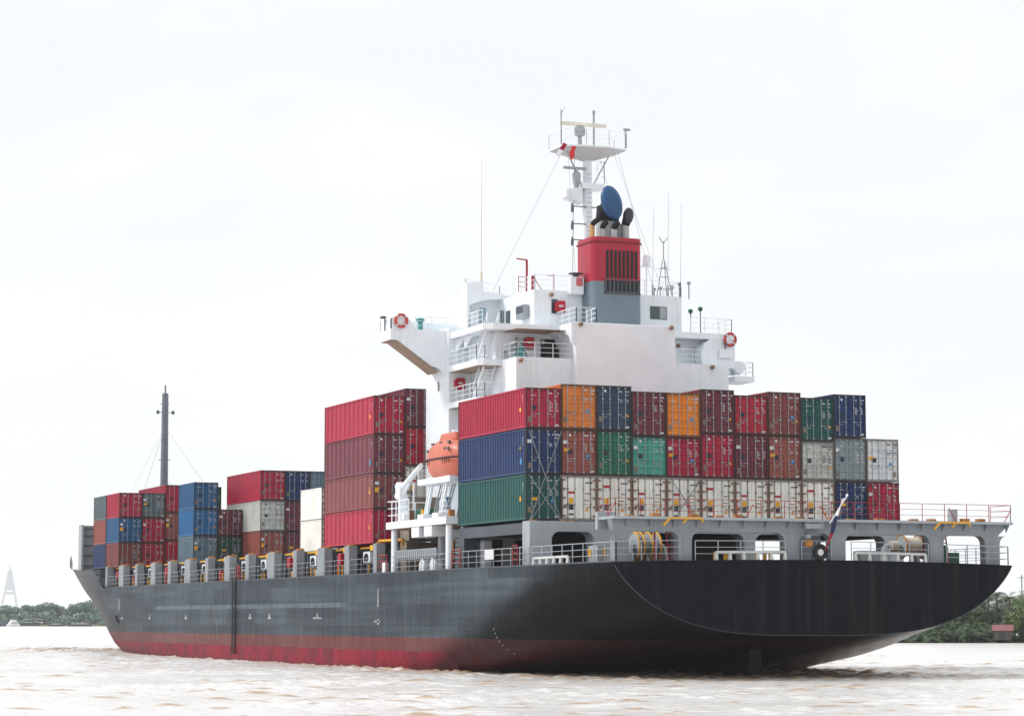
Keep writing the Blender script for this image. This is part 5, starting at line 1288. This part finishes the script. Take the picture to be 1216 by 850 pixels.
def container(x, yport, z, L, H, c, label, group, reefer=False, side=False, pitch=.46):
    ncont[0] += 1; k = ncont[0]; lk = round(L, 1), round(H, 2); pale = c in ('white', 'pale grey', 'off-white')
    r = empty('shipping_container', (x+L/2, yport-CW/2, z)); tag(r, label, 'container', group)
    P = cpaint(c); F = cframe(c)
    cobj('body', cm(('body',)+lk+(reefer, side and k % 5, pitch), lambda: join(m_body(L, H, reefer, pitch), m_side(L, H, k % 5), 1) if side else m_body(L, H, reefer, pitch), [P]+STK), r, P)
    for e_ in (-1, 1): cobj('end_frame', cm(('frame', e_)+lk, lambda: m_frame(L, H, (e_,)), [F]), r, F)
    for s_ in (1, -1):
        if s_ < 0: fn = (lambda: m_door(L, H, s_, reefer)) if reefer else (lambda: join(m_door(L, H, s_, reefer), m_letters(L, H, k % 13), 1)); key = ('doorL',)+lk+(reefer, pale, k % 13); ms = [P, DMARK if pale else WMARK]
        else: fn = lambda: join(m_door(L, H, s_, reefer), m_stick(L, H, k % 9, reefer), 1); key = ('doorS',)+lk+(reefer, k % 9); ms = [P]+STK
        d = cobj('door', cm(key, fn, ms), r, P)
        for q in (0, 1): cobj('locking_bar', cm(('lock',)+lk+(s_, q), lambda: m_lock(L, H, s_, q), [GALV]), d, SEAL if (reefer and (k+q) % 2) else GALV)
        if reefer: cobj('hinge', cm(('hinge', s_)+lk, lambda: m_hinge(L, H, s_), [SEAL]), d, mat('hinge_rust', (132, 106, 88), .8, var=.3))
    return r
HC, ST, L40, L20, PW, GAP = 2.896, 2.591, 12.192, 6.058, 2.482, .03
ORD = ['first', 'second', 'third', 'fourth', 'fifth', 'sixth', 'seventh', 'eighth', 'ninth', 'tenth', 'last']
TIER = {3: ['bottom', 'middle', 'top']}
def lab_aft(t, k):
    nm = [('white refrigerated' if c == 'white' else c) for c, h in AFT[k]]
    ar = lambda q: ('an ' if q[0] in 'aeiou' else 'a ')+q.replace(' refrigerated', '')+' one'
    sh = [q.replace(' refrigerated', '') for q in nm]
    if t == 2: return '%s container topping the stern block above %s and %s ones' % (nm[2], sh[1], sh[0])
    if t == 1: return '%s container in the stern block, %s and %s one below' % (nm[1], (sh[2]+' one above') if len(nm) > 2 else 'nothing above', sh[0])
    return '%s container at the foot of the stern block under %s' % (nm[0], sh[1]+((' and '+sh[2]+' ones') if len(nm) > 2 else ' one only'))
AFT = [  # bottom, middle, top (colour, height)
    [('dark green', HC), ('navy', HC), ('crimson', ST)], [('white', HC), ('rust', HC), ('orange', HC)], [('white', HC), ('green', HC), ('slate blue', HC)],
    [('white', HC), ('teal', ST), ('maroon', HC)], [('white', HC), ('crimson', ST), ('bright orange', HC)], [('white', HC), ('crimson', HC), ('maroon', HC)],
    [('white', HC), ('maroon', HC), ('deep red', ST)], [('white', HC), ('rust', HC), ('brown red', HC)], [('white', HC), ('off-white', ST), ('dark green', HC)],
    [('navy', HC), ('grey', HC), ('navy', HC)], [('crimson', HC), ('pale grey', HC)]]
for k, col in enumerate(AFT):
    z = 9.862
    for t, (c, h) in enumerate(col):
        container(0, 13.6-PW*k, z, L40, h, c, lab_aft(t, k), 'containers in the stern block', reefer=(c == 'white'), side=(k == 0)); z += h+GAP
def stack(x, idx, z, L, items, group, labels, side=False, detail=True):
    for (c, h), lb in zip(items, labels):
        container(x, 13.6-PW*idx, z, L, h, c, lb, group, reefer=(c == 'white'), side=side, pitch=1.1 if side else (.46 if L > 7 else .3)); z += h+GAP
G1 = 'containers in the tall block ahead of the bridge'
stack(30.07, 0, 9.215, L40, [('crimson', ST), ('brown red', ST), ('maroon', HC), ('crimson', HC)], G1,
      ['crimson container at the foot of the tall outer stack left of the lifeboat', 'brown red container second from the bottom of the tall outer stack', 'maroon container second from the top of the tall outer stack', 'crimson container on top of the tall outer stack left of the bridge'], side=True)
stack(30.07, 1, 9.215, L40, [('off-white', HC), ('white', HC), ('deep red', HC), ('maroon', HC)], G1,
      ['off-white container hidden behind the white boat platform crane', 'white container partly visible behind the white crane boom', 'red container beside the white bridge wall, below a maroon one', 'maroon container with yellow plate, highest beside the white bridge wall'])
G2 = 'white containers behind the tall block'
stack(50.66, 1, 9.215, L20, [('white', ST), ('white', ST)], G2, ['short white container at the foot of the pair left of the tall stack', 'short white container on top of the pair left of the tall stack'])
G3 = 'containers in the middle block'
stack(85.8, 3, 9.15, L40, [('rust', HC), ('off-white', HC), ('crimson', HC)], G3,
      ['rust container under the pale grey one in the middle block', 'off-white container with smooth side between crimson and rust ones', 'long crimson container on top of the middle block, nearest port'])
stack(85.8, 4, 9.15, L40, [('maroon', HC), ('maroon', HC), ('navy', HC)], G3,
      ['maroon container with blue mark at the bottom of the middle block', 'maroon container below the navy one in the middle block', 'navy container on top of the middle block beside the crimson one'])
stack(85.8, 5, 9.15, L40, [('rust', HC), ('green', HC), ('blue grey', HC)], G3,
      ['rust container hidden at the foot of the third middle stack', 'green container hidden below the blue grey one', 'blue grey container on top, just left of the tall stack'])
G4 = 'containers in the forward block'
stack(92.0, 1, 9.12, L20, [('blue grey', ST), ('bright blue', ST), ('blue', ST)], G4,
      ['blue grey container at the bottom of the blue stack', 'bright blue container with orange edges, middle of the blue stack', 'blue container with patched side on top of the blue stack'])
stack(92.0, 2, 9.12, L20, [('forest green', ST), ('maroon', ST)], G4,
      ['forest green container right of the blue stack at the bottom', 'dark maroon container right of the bright blue one'])
stack(99.9, 2, 9.12, L20, [('rust', ST), ('maroon', ST), ('green', ST)], G4,
      ['rust container hidden behind the forest green one', 'maroon container hidden behind the blue stack', 'green container showing between the blue stack and the crimson container'])
G5 = 'containers in the bow block'
stack(113.2, 0, 9.04, L20, [('brown red', ST), ('blue', ST), ('crimson', ST)], G5,
      ['brown red container at the foot of the bow block, nearest port', 'blue container with white panels in the bow block', 'faded crimson container on top of the bow block, nearest port'])
stack(119.45, 0, 9.04, L20, [('navy', ST), ('rust', ST), ('dark grey', ST)], G5,
      ['navy container at the bottom, farthest forward beside the grey breakwater', 'rust container in the middle of the farthest forward stack', 'grey container on top of the farthest forward stack'])
stack(113.2, 1, 9.04, L20, [('deep red', ST), ('crimson', ST), ('dark grey', ST)], G5,
      ['red container at the bottom of the second bow stack', 'crimson container with black square in the second bow stack', 'dark grey container on top of the second bow stack'])
stack(113.2, 2, 9.04, L40, [('deep red', HC), ('rust', HC), ('crimson', HC)], G5,
      ['red container at the bottom beside the blue grey one', 'rust container just left of the bright blue one', 'long crimson container with orange plate, highest in the bow block'])

# ------------------------------------------------------------------ haze over the river
mb = MB(); mb.box(-600, 5500, -2950, 2550, -1.0, 135)
hz = mb.build('haze', []); tag(hz, kind='stuff')
hm = bpy.data.materials.new('river_haze'); hm.use_nodes = True; t = hm.node_tree; t.nodes.clear()
o_ = N(t, 'ShaderNodeOutputMaterial'); pv = N(t, 'ShaderNodeVolumePrincipled'); pv.inputs['Color'].default_value = (.93, .965, 1.0, 1); pv.inputs['Density'].default_value = .00007; pv.inputs['Anisotropy'].default_value = 0.0
t.links.new(pv.outputs[0], o_.inputs['Volume']); hz.data.materials.append(hm)
hm.cycles.homogeneous_volume = True if hasattr(hm.cycles, 'homogeneous_volume') else None
